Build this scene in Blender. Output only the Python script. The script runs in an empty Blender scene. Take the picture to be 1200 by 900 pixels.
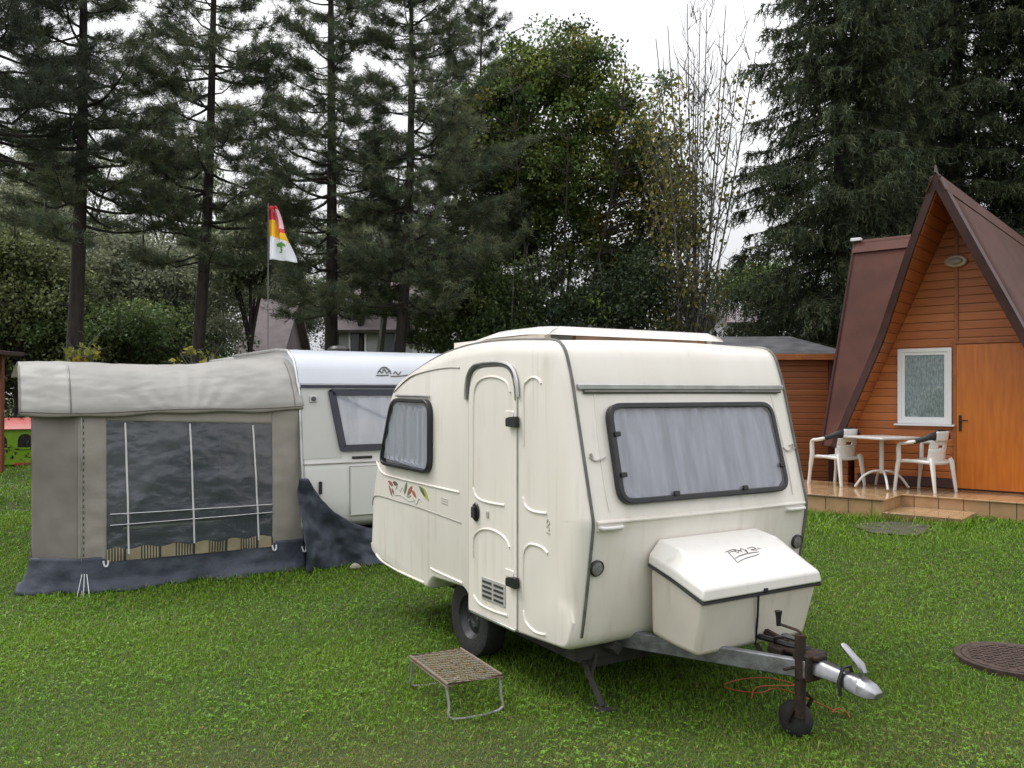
import bpy, math, random
import numpy as np
from mathutils import Vector, Matrix, noise as mnoise
R = math.radians
SC = bpy.context.scene
COL = SC.collection

# ------------------------------------------------------------------ camera
EYE = 1.95
cam_d = bpy.data.cameras.new('camera')
cam = bpy.data.objects.new('camera', cam_d)
COL.objects.link(cam)
cam.location = (0, 0, EYE)
cam.rotation_euler = (R(90), 0, 0)
cam_d.sensor_fit = 'HORIZONTAL'
cam_d.sensor_width = 36.0
cam_d.lens = 36.0 * 1000.0 / 1200.0
cam_d.shift_y = 10.0 / 1200.0
cam_d.clip_start = 0.05
cam_d.clip_end = 600
SC.camera = cam

# ------------------------------------------------------------------ sky, sun, exposure
SUN_EL, SUN_AZ = R(56), R(292)        # azimuth clockwise from +Y: high, to the left and a little beyond the scene
w = bpy.data.worlds.new('World'); SC.world = w; w.use_nodes = True
nt = w.node_tree; nt.nodes.clear()
wo = nt.nodes.new('ShaderNodeOutputWorld'); bg = nt.nodes.new('ShaderNodeBackground')
sky = nt.nodes.new('ShaderNodeTexSky'); sky.sky_type = 'NISHITA'; sky.sun_disc = False
sky.sun_elevation = SUN_EL; sky.sun_rotation = SUN_AZ
sky.air_density = 2.0; sky.dust_density = 4.0; sky.ozone_density = 1.0
hs = nt.nodes.new('ShaderNodeHueSaturation'); hs.inputs['Saturation'].default_value = 0.12
mx = nt.nodes.new('ShaderNodeMix'); mx.data_type = 'RGBA'
mx.inputs[0].default_value = 0.72
tc = nt.nodes.new('ShaderNodeTexCoord'); nz = nt.nodes.new('ShaderNodeTexNoise')
nz.inputs['Scale'].default_value = 2.2; nz.inputs['Detail'].default_value = 5
cr = nt.nodes.new('ShaderNodeValToRGB')
cr.color_ramp.elements[0].position = 0.3; cr.color_ramp.elements[0].color = (8.6, 8.8, 9.3, 1)
cr.color_ramp.elements[1].position = 0.7; cr.color_ramp.elements[1].color = (11.5, 11.5, 11.6, 1)
nt.links.new(tc.outputs['Generated'], nz.inputs['Vector'])
nt.links.new(nz.outputs['Fac'], cr.inputs['Fac'])
nt.links.new(sky.outputs['Color'], hs.inputs['Color'])
nt.links.new(hs.outputs['Color'], mx.inputs[6]); nt.links.new(cr.outputs['Color'], mx.inputs[7])
# overcast sky: brighter overhead than at the horizon
sx = nt.nodes.new('ShaderNodeSeparateXYZ'); nt.links.new(tc.outputs['Generated'], sx.inputs[0])
mr = nt.nodes.new('ShaderNodeMapRange'); mr.inputs[1].default_value = 0.0; mr.inputs[2].default_value = 1.0; mr.inputs[3].default_value = 0.42; mr.inputs[4].default_value = 1.12
nt.links.new(sx.outputs['Z'], mr.inputs[0])
mg = nt.nodes.new('ShaderNodeMix'); mg.data_type = 'RGBA'; mg.blend_type = 'MULTIPLY'; mg.inputs[0].default_value = 1.0
nt.links.new(mx.outputs[2], mg.inputs[6]); nt.links.new(mr.outputs[0], mg.inputs[7])
nt.links.new(mg.outputs[2], bg.inputs['Color'])
bg.inputs['Strength'].default_value = 0.12
nt.links.new(bg.outputs['Background'], wo.inputs['Surface'])
sd = bpy.data.lights.new('sun', 'SUN'); sd.energy = 1.1; sd.angle = R(25); sd.color = (1.0, 0.97, 0.92)
so = bpy.data.objects.new('sun', sd); COL.objects.link(so)
so.rotation_euler = (R(90) - SUN_EL, 0, math.pi - SUN_AZ)
so.location = (-12, 5, 20)
vs = SC.view_settings
vs.view_transform = 'Standard'; vs.look = 'None'; vs.exposure = 0.76; vs.gamma = 1.0; vs.use_curve_mapping = False
SC.cycles.max_bounces = 8
SC.cycles.transparent_max_bounces = 12
SC.cycles.caustics_reflective = False; SC.cycles.caustics_refractive = False

# ------------------------------------------------------------------ materials
def new_mat(name):
    m = bpy.data.materials.new(name); m.use_nodes = True
    n = m.node_tree; b = n.nodes['Principled BSDF']
    return m, n, b

def mat(name, col, rough=0.5, metal=0.0, var=0.12, scale=6.0, bump=0.0, bscale=40.0, coat=0.0, spec=0.5,
        col2=None, stretch=(1, 1, 1), detail=5.0, trans=0.0):
    """Principled surface with an object-space noise that mottles its colour and (optionally) a noise bump."""
    m, n, b = new_mat(name)
    b.inputs['Roughness'].default_value = rough; b.inputs['Metallic'].default_value = metal
    b.inputs['Coat Weight'].default_value = coat; b.inputs['Specular IOR Level'].default_value = spec
    t = n.nodes.new('ShaderNodeTexCoord'); mp = n.nodes.new('ShaderNodeMapping')
    mp.inputs['Scale'].default_value = stretch
    n.links.new(t.outputs['Object'], mp.inputs['Vector'])
    z = n.nodes.new('ShaderNodeTexNoise'); z.inputs['Scale'].default_value = scale; z.inputs['Detail'].default_value = detail
    n.links.new(mp.outputs['Vector'], z.inputs['Vector'])
    r = n.nodes.new('ShaderNodeValToRGB')
    c2 = col2 if col2 else tuple(c * (1 + var) for c in col)
    c1 = col if col2 else tuple(c * (1 - var) for c in col)
    r.color_ramp.elements[0].position = 0.32; r.color_ramp.elements[0].color = (*c1, 1)
    r.color_ramp.elements[1].position = 0.68; r.color_ramp.elements[1].color = (*c2, 1)
    n.links.new(z.outputs['Fac'], r.inputs['Fac']); n.links.new(r.outputs['Color'], b.inputs['Base Color'])
    if bump:
        z2 = n.nodes.new('ShaderNodeTexNoise'); z2.inputs['Scale'].default_value = bscale; z2.inputs['Detail'].default_value = 4
        n.links.new(mp.outputs['Vector'], z2.inputs['Vector'])
        bp = n.nodes.new('ShaderNodeBump'); bp.inputs['Strength'].default_value = bump; bp.inputs['Distance'].default_value = 0.02
        n.links.new(z2.outputs['Fac'], bp.inputs['Height']); n.links.new(bp.outputs['Normal'], b.inputs['Normal'])
    if trans:
        tl = n.nodes.new('ShaderNodeBsdfTranslucent'); n.links.new(r.outputs['Color'], tl.inputs['Color'])
        ms = n.nodes.new('ShaderNodeMixShader'); ms.inputs[0].default_value = trans
        n.links.new(b.outputs[0], ms.inputs[1]); n.links.new(tl.outputs[0], ms.inputs[2]); n.links.new(ms.outputs[0], n.nodes['Material Output'].inputs['Surface'])
    return m

def leaf_mat(name, rough=0.55, trans=0.3, spec=0.3):
    """Foliage / grass: the colour of every leaf is a colour attribute."""
    m, n, b = new_mat(name)
    a = n.nodes.new('ShaderNodeAttribute'); a.attribute_name = 'leafcol'
    b.inputs['Roughness'].default_value = rough; b.inputs['Specular IOR Level'].default_value = spec
    n.links.new(a.outputs['Color'], b.inputs['Base Color'])
    tr = n.nodes.new('ShaderNodeBsdfTranslucent'); n.links.new(a.outputs['Color'], tr.inputs['Color'])
    ms = n.nodes.new('ShaderNodeMixShader'); ms.inputs[0].default_value = trans
    n.links.new(b.outputs[0], ms.inputs[1]); n.links.new(tr.outputs[0], ms.inputs[2])
    n.links.new(ms.outputs[0], n.nodes['Material Output'].inputs['Surface'])
    return m

def glass_mat(name, tint=(0.75, 0.76, 0.8), rough=0.04, refl=0.12, bump=0.0, bscale=20.0, stretch=(1, 1, 1)):
    """Thin pane: mostly see-through with a fresnel-weighted gloss."""
    m, n, b = new_mat(name)
    n.nodes.remove(b)
    tr = n.nodes.new('ShaderNodeBsdfTransparent'); tr.inputs['Color'].default_value = (*tint, 1)
    gl = n.nodes.new('ShaderNodeBsdfGlossy'); gl.inputs['Roughness'].default_value = rough
    lw = n.nodes.new('ShaderNodeLayerWeight'); lw.inputs['Blend'].default_value = 0.5
    fr = n.nodes.new('ShaderNodeMath'); fr.operation = 'POWER'; fr.inputs[1].default_value = 4.0; n.links.new(lw.outputs['Facing'], fr.inputs[0])
    ma = n.nodes.new('ShaderNodeMath'); ma.operation = 'MULTIPLY_ADD'; ma.inputs[1].default_value = 0.7; ma.inputs[2].default_value = refl
    n.links.new(fr.outputs[0], ma.inputs[0])
    ms = n.nodes.new('ShaderNodeMixShader')
    n.links.new(ma.outputs[0], ms.inputs[0]); n.links.new(tr.outputs[0], ms.inputs[1]); n.links.new(gl.outputs[0], ms.inputs[2])
    n.links.new(ms.outputs[0], n.nodes['Material Output'].inputs['Surface'])
    if bump:
        t = n.nodes.new('ShaderNodeTexCoord'); mp = n.nodes.new('ShaderNodeMapping'); mp.inputs['Scale'].default_value = stretch
        z2 = n.nodes.new('ShaderNodeTexNoise'); z2.inputs['Scale'].default_value = bscale; z2.inputs['Detail'].default_value = 4
        bp = n.nodes.new('ShaderNodeBump'); bp.inputs['Strength'].default_value = bump; bp.inputs['Distance'].default_value = 0.05
        n.links.new(t.outputs['Object'], mp.inputs['Vector']); n.links.new(mp.outputs['Vector'], z2.inputs['Vector'])
        n.links.new(z2.outputs['Fac'], bp.inputs['Height'])
        n.links.new(bp.outputs['Normal'], gl.inputs['Normal'])
    return m

def milky(m, col, f):
    n = m.node_tree; out = n.nodes['Material Output']; src = out.inputs['Surface'].links[0].from_socket
    d = n.nodes.new('ShaderNodeBsdfDiffuse'); d.inputs['Color'].default_value = (*col, 1)
    ms = n.nodes.new('ShaderNodeMixShader'); ms.inputs[0].default_value = f
    n.links.new(src, ms.inputs[1]); n.links.new(d.outputs[0], ms.inputs[2]); n.links.new(ms.outputs[0], out.inputs['Surface'])
    return m

def board_mat(name, c1, c2, gap, pitch=0.11, rough=0.45, axis='Z', grain=(2, 2, 26), off=0.0):
    """Horizontal tongue-and-groove boards: every board its own tone, wood grain along it, a dark groove between."""
    m, n, b = new_mat(name)
    b.inputs['Roughness'].default_value = rough
    t = n.nodes.new('ShaderNodeTexCoord'); s = n.nodes.new('ShaderNodeSeparateXYZ')
    n.links.new(t.outputs['Object'], s.inputs[0])
    d = n.nodes.new('ShaderNodeMath'); d.operation = 'MULTIPLY_ADD'; d.inputs[1].default_value = 1 / pitch; d.inputs[2].default_value = off
    n.links.new(s.outputs[axis], d.inputs[0])
    fl = n.nodes.new('ShaderNodeMath'); fl.operation = 'FLOOR'; n.links.new(d.outputs[0], fl.inputs[0])
    fr = n.nodes.new('ShaderNodeMath'); fr.operation = 'FRACT'; n.links.new(d.outputs[0], fr.inputs[0])
    wn = n.nodes.new('ShaderNodeTexWhiteNoise'); wn.noise_dimensions = '1D'; n.links.new(fl.outputs[0], wn.inputs['W'])
    mp = n.nodes.new('ShaderNodeMapping'); mp.inputs['Scale'].default_value = grain
    n.links.new(t.outputs['Object'], mp.inputs['Vector'])
    z = n.nodes.new('ShaderNodeTexNoise'); z.inputs['Scale'].default_value = 1.6; z.inputs['Detail'].default_value = 6
    n.links.new(mp.outputs['Vector'], z.inputs['Vector'])
    ad = n.nodes.new('ShaderNodeMath'); ad.operation = 'MULTIPLY_ADD'; ad.inputs[1].default_value = 0.45
    n.links.new(wn.outputs['Value'], ad.inputs[0])
    sb = n.nodes.new('ShaderNodeMath'); sb.operation = 'SUBTRACT'; sb.inputs[1].default_value = 0.22; n.links.new(z.outputs['Fac'], sb.inputs[0])
    n.links.new(sb.outputs[0], ad.inputs[2])
    mxn = n.nodes.new('ShaderNodeMix'); mxn.data_type = 'RGBA'
    mxn.inputs[6].default_value = (*c1, 1); mxn.inputs[7].default_value = (*c2, 1)
    n.links.new(ad.outputs[0], mxn.inputs[0])
    lt = n.nodes.new('ShaderNodeMath'); lt.operation = 'LESS_THAN'; lt.inputs[1].default_value = 0.07; n.links.new(fr.outputs[0], lt.inputs[0])
    m2 = n.nodes.new('ShaderNodeMix'); m2.data_type = 'RGBA'; m2.inputs[7].default_value = (*gap, 1)
    n.links.new(mxn.outputs[2], m2.inputs[6]); n.links.new(lt.outputs[0], m2.inputs[0])
    n.links.new(m2.outputs[2], b.inputs['Base Color'])
    # rounded board edge
    pp = n.nodes.new('ShaderNodeMath'); pp.operation = 'PINGPONG'; pp.inputs[1].default_value = 0.5; n.links.new(fr.outputs[0], pp.inputs[0])
    mn = n.nodes.new('ShaderNodeMath'); mn.operation = 'MINIMUM'; mn.inputs[1].default_value = 0.15; n.links.new(pp.outputs[0], mn.inputs[0])
    bp = n.nodes.new('ShaderNodeBump'); bp.inputs['Strength'].default_value = 0.6; bp.inputs['Distance'].default_value = 0.06
    n.links.new(mn.outputs[0], bp.inputs['Height']); n.links.new(bp.outputs['Normal'], b.inputs['Normal'])
    return m

def tile_mat(name, c1, c2, grout, size=0.3, rough=0.15):
    m, n, b = new_mat(name)
    t = n.nodes.new('ShaderNodeTexCoord')
    br = n.nodes.new('ShaderNodeTexBrick'); br.offset = 0.0
    br.inputs['Color1'].default_value = (*c1, 1); br.inputs['Color2'].default_value = (*c2, 1); br.inputs['Mortar'].default_value = (*grout, 1)
    br.inputs['Scale'].default_value = 1.0; br.inputs['Brick Width'].default_value = size; br.inputs['Row Height'].default_value = size
    br.inputs['Mortar Size'].default_value = 0.006
    n.links.new(t.outputs['Object'], br.inputs['Vector'])
    z = n.nodes.new('ShaderNodeTexNoise'); z.inputs['Scale'].default_value = 5; z.inputs['Detail'].default_value = 6
    n.links.new(t.outputs['Object'], z.inputs['Vector'])
    mm = n.nodes.new('ShaderNodeMix'); mm.data_type = 'RGBA'; mm.blend_type = 'MULTIPLY'; mm.inputs[0].default_value = 0.4
    rr = n.nodes.new('ShaderNodeValToRGB'); rr.color_ramp.elements[0].position = 0.3; rr.color_ramp.elements[0].color = (0.55, 0.5, 0.45, 1); rr.color_ramp.elements[1].position = 0.6
    n.links.new(z.outputs['Fac'], rr.inputs['Fac'])
    n.links.new(br.outputs['Color'], mm.inputs[6]); n.links.new(rr.outputs['Color'], mm.inputs[7])
    n.links.new(mm.outputs[2], b.inputs['Base Color'])
    r2 = n.nodes.new('ShaderNodeMapRange'); r2.inputs[1].default_value = 0.35; r2.inputs[2].default_value = 0.65
    r2.inputs[3].default_value = rough; r2.inputs[4].default_value = rough + 0.1
    n.links.new(z.outputs['Fac'], r2.inputs[0]); n.links.new(r2.outputs[0], b.inputs['Roughness'])
    return m

M = {}
M['gelcoat'] = mat('cream gelcoat', (0.82, 0.775, 0.715), 0.27, col2=(0.77, 0.72, 0.65), scale=1.5, stretch=(2.6, 2.6, .45), detail=9, coat=0.3, bump=0.02, bscale=2.5)
def streaks(m, col, amount):
    """dried rain streaks and specks: their own shapes, fixed in the surface"""
    n = m.node_tree; b = n.nodes['Principled BSDF']; src = b.inputs['Base Color'].links[0].from_socket
    t = n.nodes.new('ShaderNodeTexCoord'); mp = n.nodes.new('ShaderNodeMapping'); mp.inputs['Scale'].default_value = (14, 14, .8)
    z = n.nodes.new('ShaderNodeTexNoise'); z.inputs['Scale'].default_value = 1.3; z.inputs['Detail'].default_value = 7
    n.links.new(t.outputs['Object'], mp.inputs['Vector']); n.links.new(mp.outputs['Vector'], z.inputs['Vector'])
    z2 = n.nodes.new('ShaderNodeTexNoise'); z2.inputs['Scale'].default_value = 2.2; z2.inputs['Detail'].default_value = 4; n.links.new(t.outputs['Object'], z2.inputs['Vector'])
    a = n.nodes.new('ShaderNodeMapRange'); a.inputs[1].default_value = .52; a.inputs[2].default_value = .72; a.inputs[4].default_value = amount; n.links.new(z.outputs['Fac'], a.inputs[0])
    c = n.nodes.new('ShaderNodeMapRange'); c.inputs[1].default_value = .42; c.inputs[2].default_value = .62; n.links.new(z2.outputs['Fac'], c.inputs[0])
    mu = n.nodes.new('ShaderNodeMath'); mu.operation = 'MULTIPLY'; n.links.new(a.outputs[0], mu.inputs[0]); n.links.new(c.outputs[0], mu.inputs[1])
    mx_ = n.nodes.new('ShaderNodeMix'); mx_.data_type = 'RGBA'; mx_.inputs[7].default_value = (*col, 1)
    n.links.new(src, mx_.inputs[6]); n.links.new(mu.outputs[0], mx_.inputs[0]); n.links.new(mx_.outputs[2], b.inputs['Base Color'])
streaks(M['gelcoat'], (0.42, 0.36, 0.27), .34)
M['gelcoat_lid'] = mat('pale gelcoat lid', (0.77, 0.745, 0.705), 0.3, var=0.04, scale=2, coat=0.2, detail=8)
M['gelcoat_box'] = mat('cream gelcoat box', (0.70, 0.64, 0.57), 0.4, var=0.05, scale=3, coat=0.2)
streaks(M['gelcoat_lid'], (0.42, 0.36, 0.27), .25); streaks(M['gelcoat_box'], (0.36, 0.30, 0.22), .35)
M['seam'] = mat('grey seam trim', (0.125, 0.12, 0.11), 0.4, var=0.25, scale=12)
M['groove'] = mat('grey groove', (0.34, 0.32, 0.29), 0.6, var=0.15)
M['alu'] = mat('dull aluminium', (0.52, 0.52, 0.51), 0.35, 0.85, var=0.15, scale=9)
M['galv'] = mat('galvanised steel', (0.21, 0.215, 0.225), 0.5, 0.6, var=0.35, scale=14, bump=0.15, bscale=60)
M['zinc'] = mat('bright zinc', (0.33, 0.335, 0.35), 0.3, 0.95, var=0.12, scale=14, bump=0.08, bscale=30)
M['rust'] = mat('rusted steel', (0.018, 0.014, 0.013), 0.7, 0.3, col2=(0.055, 0.028, 0.018), scale=18, bump=0.3, bscale=80)
M['black'] = mat('black plastic', (0.014, 0.014, 0.015), 0.42, var=0.2, scale=20)
M['gasket'] = mat('black rubber gasket', (0.018, 0.018, 0.02), 0.35, var=0.3, scale=10)
M['tyre'] = mat('tyre rubber', (0.017, 0.017, 0.017), 0.75, var=0.3, scale=16, bump=0.25, bscale=50)
M['rim'] = mat('grey wheel rim', (0.045, 0.045, 0.048), 0.5, 0.5, var=0.3, scale=20)
M['under'] = mat('dirty underbody', (0.035, 0.032, 0.03), 0.85, var=0.35, scale=9, bump=0.2)
M['vent'] = mat('grey vent plastic', (0.40, 0.39, 0.37), 0.5, var=0.1)
M['slot'] = mat('dark slot', (0.03, 0.028, 0.026), 0.8, var=0.2)
M['hatchshade'] = mat('brown hatch slot shade', (0.22, 0.13, 0.075), 0.6, var=0.25, scale=8)  # brown tone standing for the shade in the hatch slot
M['curtain'] = mat('lavender grey net curtain', (0.36, 0.36, 0.40), 0.9, col2=(0.52, 0.52, 0.57), scale=9, stretch=(1, 1.5, 0.12), detail=3, spec=0.1)  # vertical tone streaks paint the light and shade of the folds
M['curtain_pale'] = mat('white net curtain', (0.56, 0.575, 0.62), 0.9, col2=(0.68, 0.695, 0.74), scale=9, stretch=(1.5, 1.5, 0.12), detail=3, spec=0.1)  # lighter copy for the brighter windows; streaks paint the fold shading
M['pane'] = glass_mat('tinted acrylic pane', (0.94, 0.945, 0.96), 0.05, 0.06, bump=0.12, bscale=4)
M['reflector'] = mat('clear grey reflector', (0.22, 0.22, 0.215), 0.3, 0.2, var=0.35, scale=60)
M['ink'] = mat('grey decal ink', (0.12, 0.11, 0.105), 0.5, var=0.2)
M['ink_pale'] = mat('faded decal ink', (0.42, 0.40, 0.37), 0.5, var=0.2)
M['dred'] = mat('red decal', (0.36, 0.13, 0.10), 0.4, var=0.15)
M['dgreen'] = mat('green decal', (0.15, 0.22, 0.14), 0.4, var=0.15)
M['dyel'] = mat('lime decal', (0.40, 0.42, 0.13), 0.4, var=0.15)
M['whitepaint'] = mat('white painted body', (0.66, 0.66, 0.65), 0.3, var=0.03, scale=2, coat=0.3)
M['silver'] = mat('silver white cap', (0.56, 0.59, 0.65), 0.28, var=0.04, scale=2, coat=0.3)
M['greywhite'] = mat('grey white panel', (0.52, 0.52, 0.51), 0.4, var=0.03, scale=2)
M['navyframe'] = mat('dark blue window frame', (0.022, 0.026, 0.045), 0.3, var=0.2)
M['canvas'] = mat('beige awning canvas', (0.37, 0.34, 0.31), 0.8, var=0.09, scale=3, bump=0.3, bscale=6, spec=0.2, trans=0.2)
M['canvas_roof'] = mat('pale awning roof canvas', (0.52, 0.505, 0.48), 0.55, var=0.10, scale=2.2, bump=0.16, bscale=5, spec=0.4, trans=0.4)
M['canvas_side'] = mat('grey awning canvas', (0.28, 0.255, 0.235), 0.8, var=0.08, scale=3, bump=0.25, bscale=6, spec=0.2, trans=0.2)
M['navy'] = mat('navy groundsheet fabric', (0.050, 0.058, 0.080), 0.45, var=0.25, scale=5, bump=0.9, bscale=7, spec=0.3)
M['pvc'] = milky(glass_mat('wrinkled clear pvc', (0.66, 0.68, 0.74), 0.14, 0.08, bump=0.55, bscale=3.6, stretch=(1, 1.6, 2.2)), (0.19, 0.215, 0.27), 0.27)
M['tape'] = mat('white tape', (0.66, 0.66, 0.68), 0.6, var=0.05)
M['stripe_gold'] = mat('gold curtain stripe', (0.30, 0.255, 0.165), 0.85, var=0.15)
M['stripe_dark'] = mat('dark curtain stripe', (0.035, 0.035, 0.035), 0.85, var=0.3)
M['mesh_wire'] = mat('rusty grey mesh', (0.20, 0.19, 0.175), 0.55, 0.5, col2=(0.20, 0.13, 0.07), scale=18)
M['mud'] = mat('dry mud caked on mesh', (0.075, 0.055, 0.03), 0.95, col2=(0.17, 0.135, 0.075), scale=30, bump=0.6, bscale=60)
M['greytube'] = mat('grey step leg', (0.30, 0.31, 0.30), 0.5, 0.4, var=0.2)
M['orange'] = mat('orange cord', (0.36, 0.085, 0.025), 0.7, var=0.15)
M['stone'] = mat('pale stone', (0.33, 0.30, 0.24), 0.9, var=0.25, scale=20, bump=0.4)
M['plasticwhite'] = mat('white garden plastic', (0.72, 0.715, 0.70), 0.4, var=0.05, scale=5)
M['chaircoal'] = mat('charcoal padding', (0.022, 0.024, 0.028), 0.6, var=0.25)
M['tablegrey'] = mat('grey white metal', (0.58, 0.57, 0.55), 0.4, 0.2, var=0.08)
M['boards'] = board_mat('orange stained boards', (0.31, 0.088, 0.019), (0.57, 0.182, 0.044), (0.10, 0.030, 0.010), 0.118)
M['boards_shed'] = board_mat('red brown shed boards', (0.20, 0.065, 0.024), (0.36, 0.125, 0.045), (0.05, 0.015, 0.008), 0.10)
M['soffit'] = board_mat('orange soffit boards', (0.34, 0.10, 0.028), (0.50, 0.165, 0.05), (0.10, 0.03, 0.01), 0.14)
M['door'] = mat('orange varnished door', (0.46, 0.118, 0.009), 0.38, col2=(0.57, 0.172, 0.018), scale=2.5, stretch=(9, 9, 0.8), detail=7, coat=0.2)
M['trimwood'] = mat('dark orange trim wood', (0.33, 0.11, 0.03), 0.5, var=0.2, scale=8)
M['roofbrown'] = mat('maroon roof sheeting', (0.098, 0.036, 0.026), 0.62, var=0.2, scale=2.2, bump=0.08, bscale=6, spec=0.25)
M['bargebrown'] = mat('dark maroon barge board', (0.060, 0.024, 0.022), 0.5, var=0.2, scale=6)
M['upvc'] = mat('white window frame', (0.78, 0.79, 0.80), 0.35, var=0.02)
M['netcurtain'] = mat('patterned net curtain', (0.34, 0.37, 0.38), 0.9, col2=(0.80, 0.84, 0.84), scale=22, stretch=(2.5, 1, 0.8), spec=0.1)
M['lampglass'] = mat('cream bulkhead glass', (0.55, 0.46, 0.33), 0.25, var=0.2, scale=30)
M['tiles'] = tile_mat('wet tan terrace tiles', (0.42, 0.27, 0.145), (0.47, 0.31, 0.175), (0.22, 0.14, 0.08), 0.3, 0.06)
M['tilesides'] = tile_mat('tan terrace side tiles', (0.40, 0.245, 0.125), (0.46, 0.29, 0.16), (0.10, 0.05, 0.025), 0.3, 0.3)
M['felt'] = mat('black roofing felt', (0.045, 0.045, 0.048), 0.6, col2=(0.10, 0.10, 0.105), scale=4, bump=0.25, bscale=14)
M['iron'] = mat('rusty cast iron', (0.040, 0.026, 0.021), 0.8, 0.2, col2=(0.095, 0.06, 0.048), scale=14, bump=0.4, bscale=40)
M['bark'] = mat('dark pine bark', (0.018, 0.014, 0.012), 0.9, col2=(0.05, 0.038, 0.031), scale=5, stretch=(3, 3, 0.7), bump=0.7, bscale=12)
M['barkgrey'] = mat('grey bark', (0.085, 0.08, 0.07), 0.9, col2=(0.19, 0.18, 0.16), scale=6, stretch=(3, 3, 0.7), bump=0.5, bscale=14)
M['needle'] = leaf_mat('needles', 0.6, 0.34, 0.25)
M['leaf'] = leaf_mat('leaves', 0.5, 0.35, 0.35)
M['blade'] = leaf_mat('grass blades', 0.42, 0.38, 0.35)
M['pinkroof'] = mat('faded pink roof tiles', (0.16, 0.13, 0.135), 0.8, var=0.15, scale=3)
M['housewall'] = mat('pale grey render', (0.40, 0.40, 0.40), 0.85, var=0.06, scale=2)
M['housewall2'] = mat('mauve rendered wall', (0.24, 0.195, 0.20), 0.85, var=0.08, scale=2)
M['darkglass'] = mat('dark house window', (0.05, 0.06, 0.07), 0.15, var=0.2)
M['playgreen'] = mat('lime playhouse plastic', (0.26, 0.50, 0.02), 0.4, var=0.08)
M['playred'] = mat('red playhouse plastic', (0.42, 0.05, 0.04), 0.4, var=0.1)
M['postred'] = mat('red brown timber post', (0.25, 0.07, 0.035), 0.6, var=0.2)
M['flagred'] = mat('red flag cloth', (0.55, 0.03, 0.05), 0.7, var=0.1)
M['flagyel'] = mat('yellow flag cloth', (0.80, 0.46, 0.02), 0.7, var=0.06)
M['flagwhite'] = mat('white flag cloth', (0.74, 0.76, 0.82), 0.7, var=0.03)
M['flagpink'] = mat('pink flag cloth', (0.75, 0.42, 0.47), 0.7, var=0.1)
M['flaggreen'] = mat('green flag print', (0.10, 0.28, 0.05), 0.7, var=0.1)
M['polegrey'] = mat('thin grey pole', (0.12, 0.125, 0.125), 0.5, 0.3, var=0.1)

def ground_mat():
    m, n, b = new_mat('lawn soil and thatch')
    t = n.nodes.new('ShaderNodeTexCoord')
    z = n.nodes.new('ShaderNodeTexNoise'); z.inputs['Scale'].default_value = 0.9; z.inputs['Detail'].default_value = 6
    z2 = n.nodes.new('ShaderNodeTexNoise'); z2.inputs['Scale'].default_value = 60; z2.inputs['Detail'].default_value = 4
    n.links.new(t.outputs['Object'], z.inputs['Vector']); n.links.new(t.outputs['Object'], z2.inputs['Vector'])
    r = n.nodes.new('ShaderNodeValToRGB')
    r.color_ramp.elements[0].position = 0.35; r.color_ramp.elements[0].color = (0.032, 0.06, 0.008, 1)
    r.color_ramp.elements[1].position = 0.65; r.color_ramp.elements[1].color = (0.065, 0.085, 0.016, 1)
    r2 = n.nodes.new('ShaderNodeValToRGB')
    r2.color_ramp.elements[0].position = 0.3; r2.color_ramp.elements[0].color = (0.35, 0.4, 0.3, 1)
    r2.color_ramp.elements[1].position = 0.7; r2.color_ramp.elements[1].color = (1.3, 1.2, 1.1, 1)
    mm = n.nodes.new('ShaderNodeMix'); mm.data_type = 'RGBA'; mm.blend_type = 'MULTIPLY'; mm.inputs[0].default_value = 1
    n.links.new(z.outputs['Fac'], r.inputs['Fac']); n.links.new(z2.outputs['Fac'], r2.inputs['Fac'])
    n.links.new(r.outputs['Color'], mm.inputs[6]); n.links.new(r2.outputs['Color'], mm.inputs[7])
    n.links.new(mm.outputs[2], b.inputs['Base Color']); b.inputs['Roughness'].default_value = 0.9
    bp = n.nodes.new('ShaderNodeBump'); bp.inputs['Strength'].default_value = 0.8; bp.inputs['Distance'].default_value = 0.03
    n.links.new(z2.outputs['Fac'], bp.inputs['Height']); n.links.new(bp.outputs['Normal'], b.inputs['Normal'])
    return m
M['ground'] = ground_mat()
M['soil'] = mat('trodden grey soil', (0.045, 0.045, 0.028), 0.95, col2=(0.085, 0.078, 0.05), scale=9, bump=0.5, bscale=50)

# ------------------------------------------------------------------ mesh helpers
def V(*a): return np.array(a, float)
def unit(v):
    v = np.asarray(v, float); return v / (np.linalg.norm(v) + 1e-12)

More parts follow.
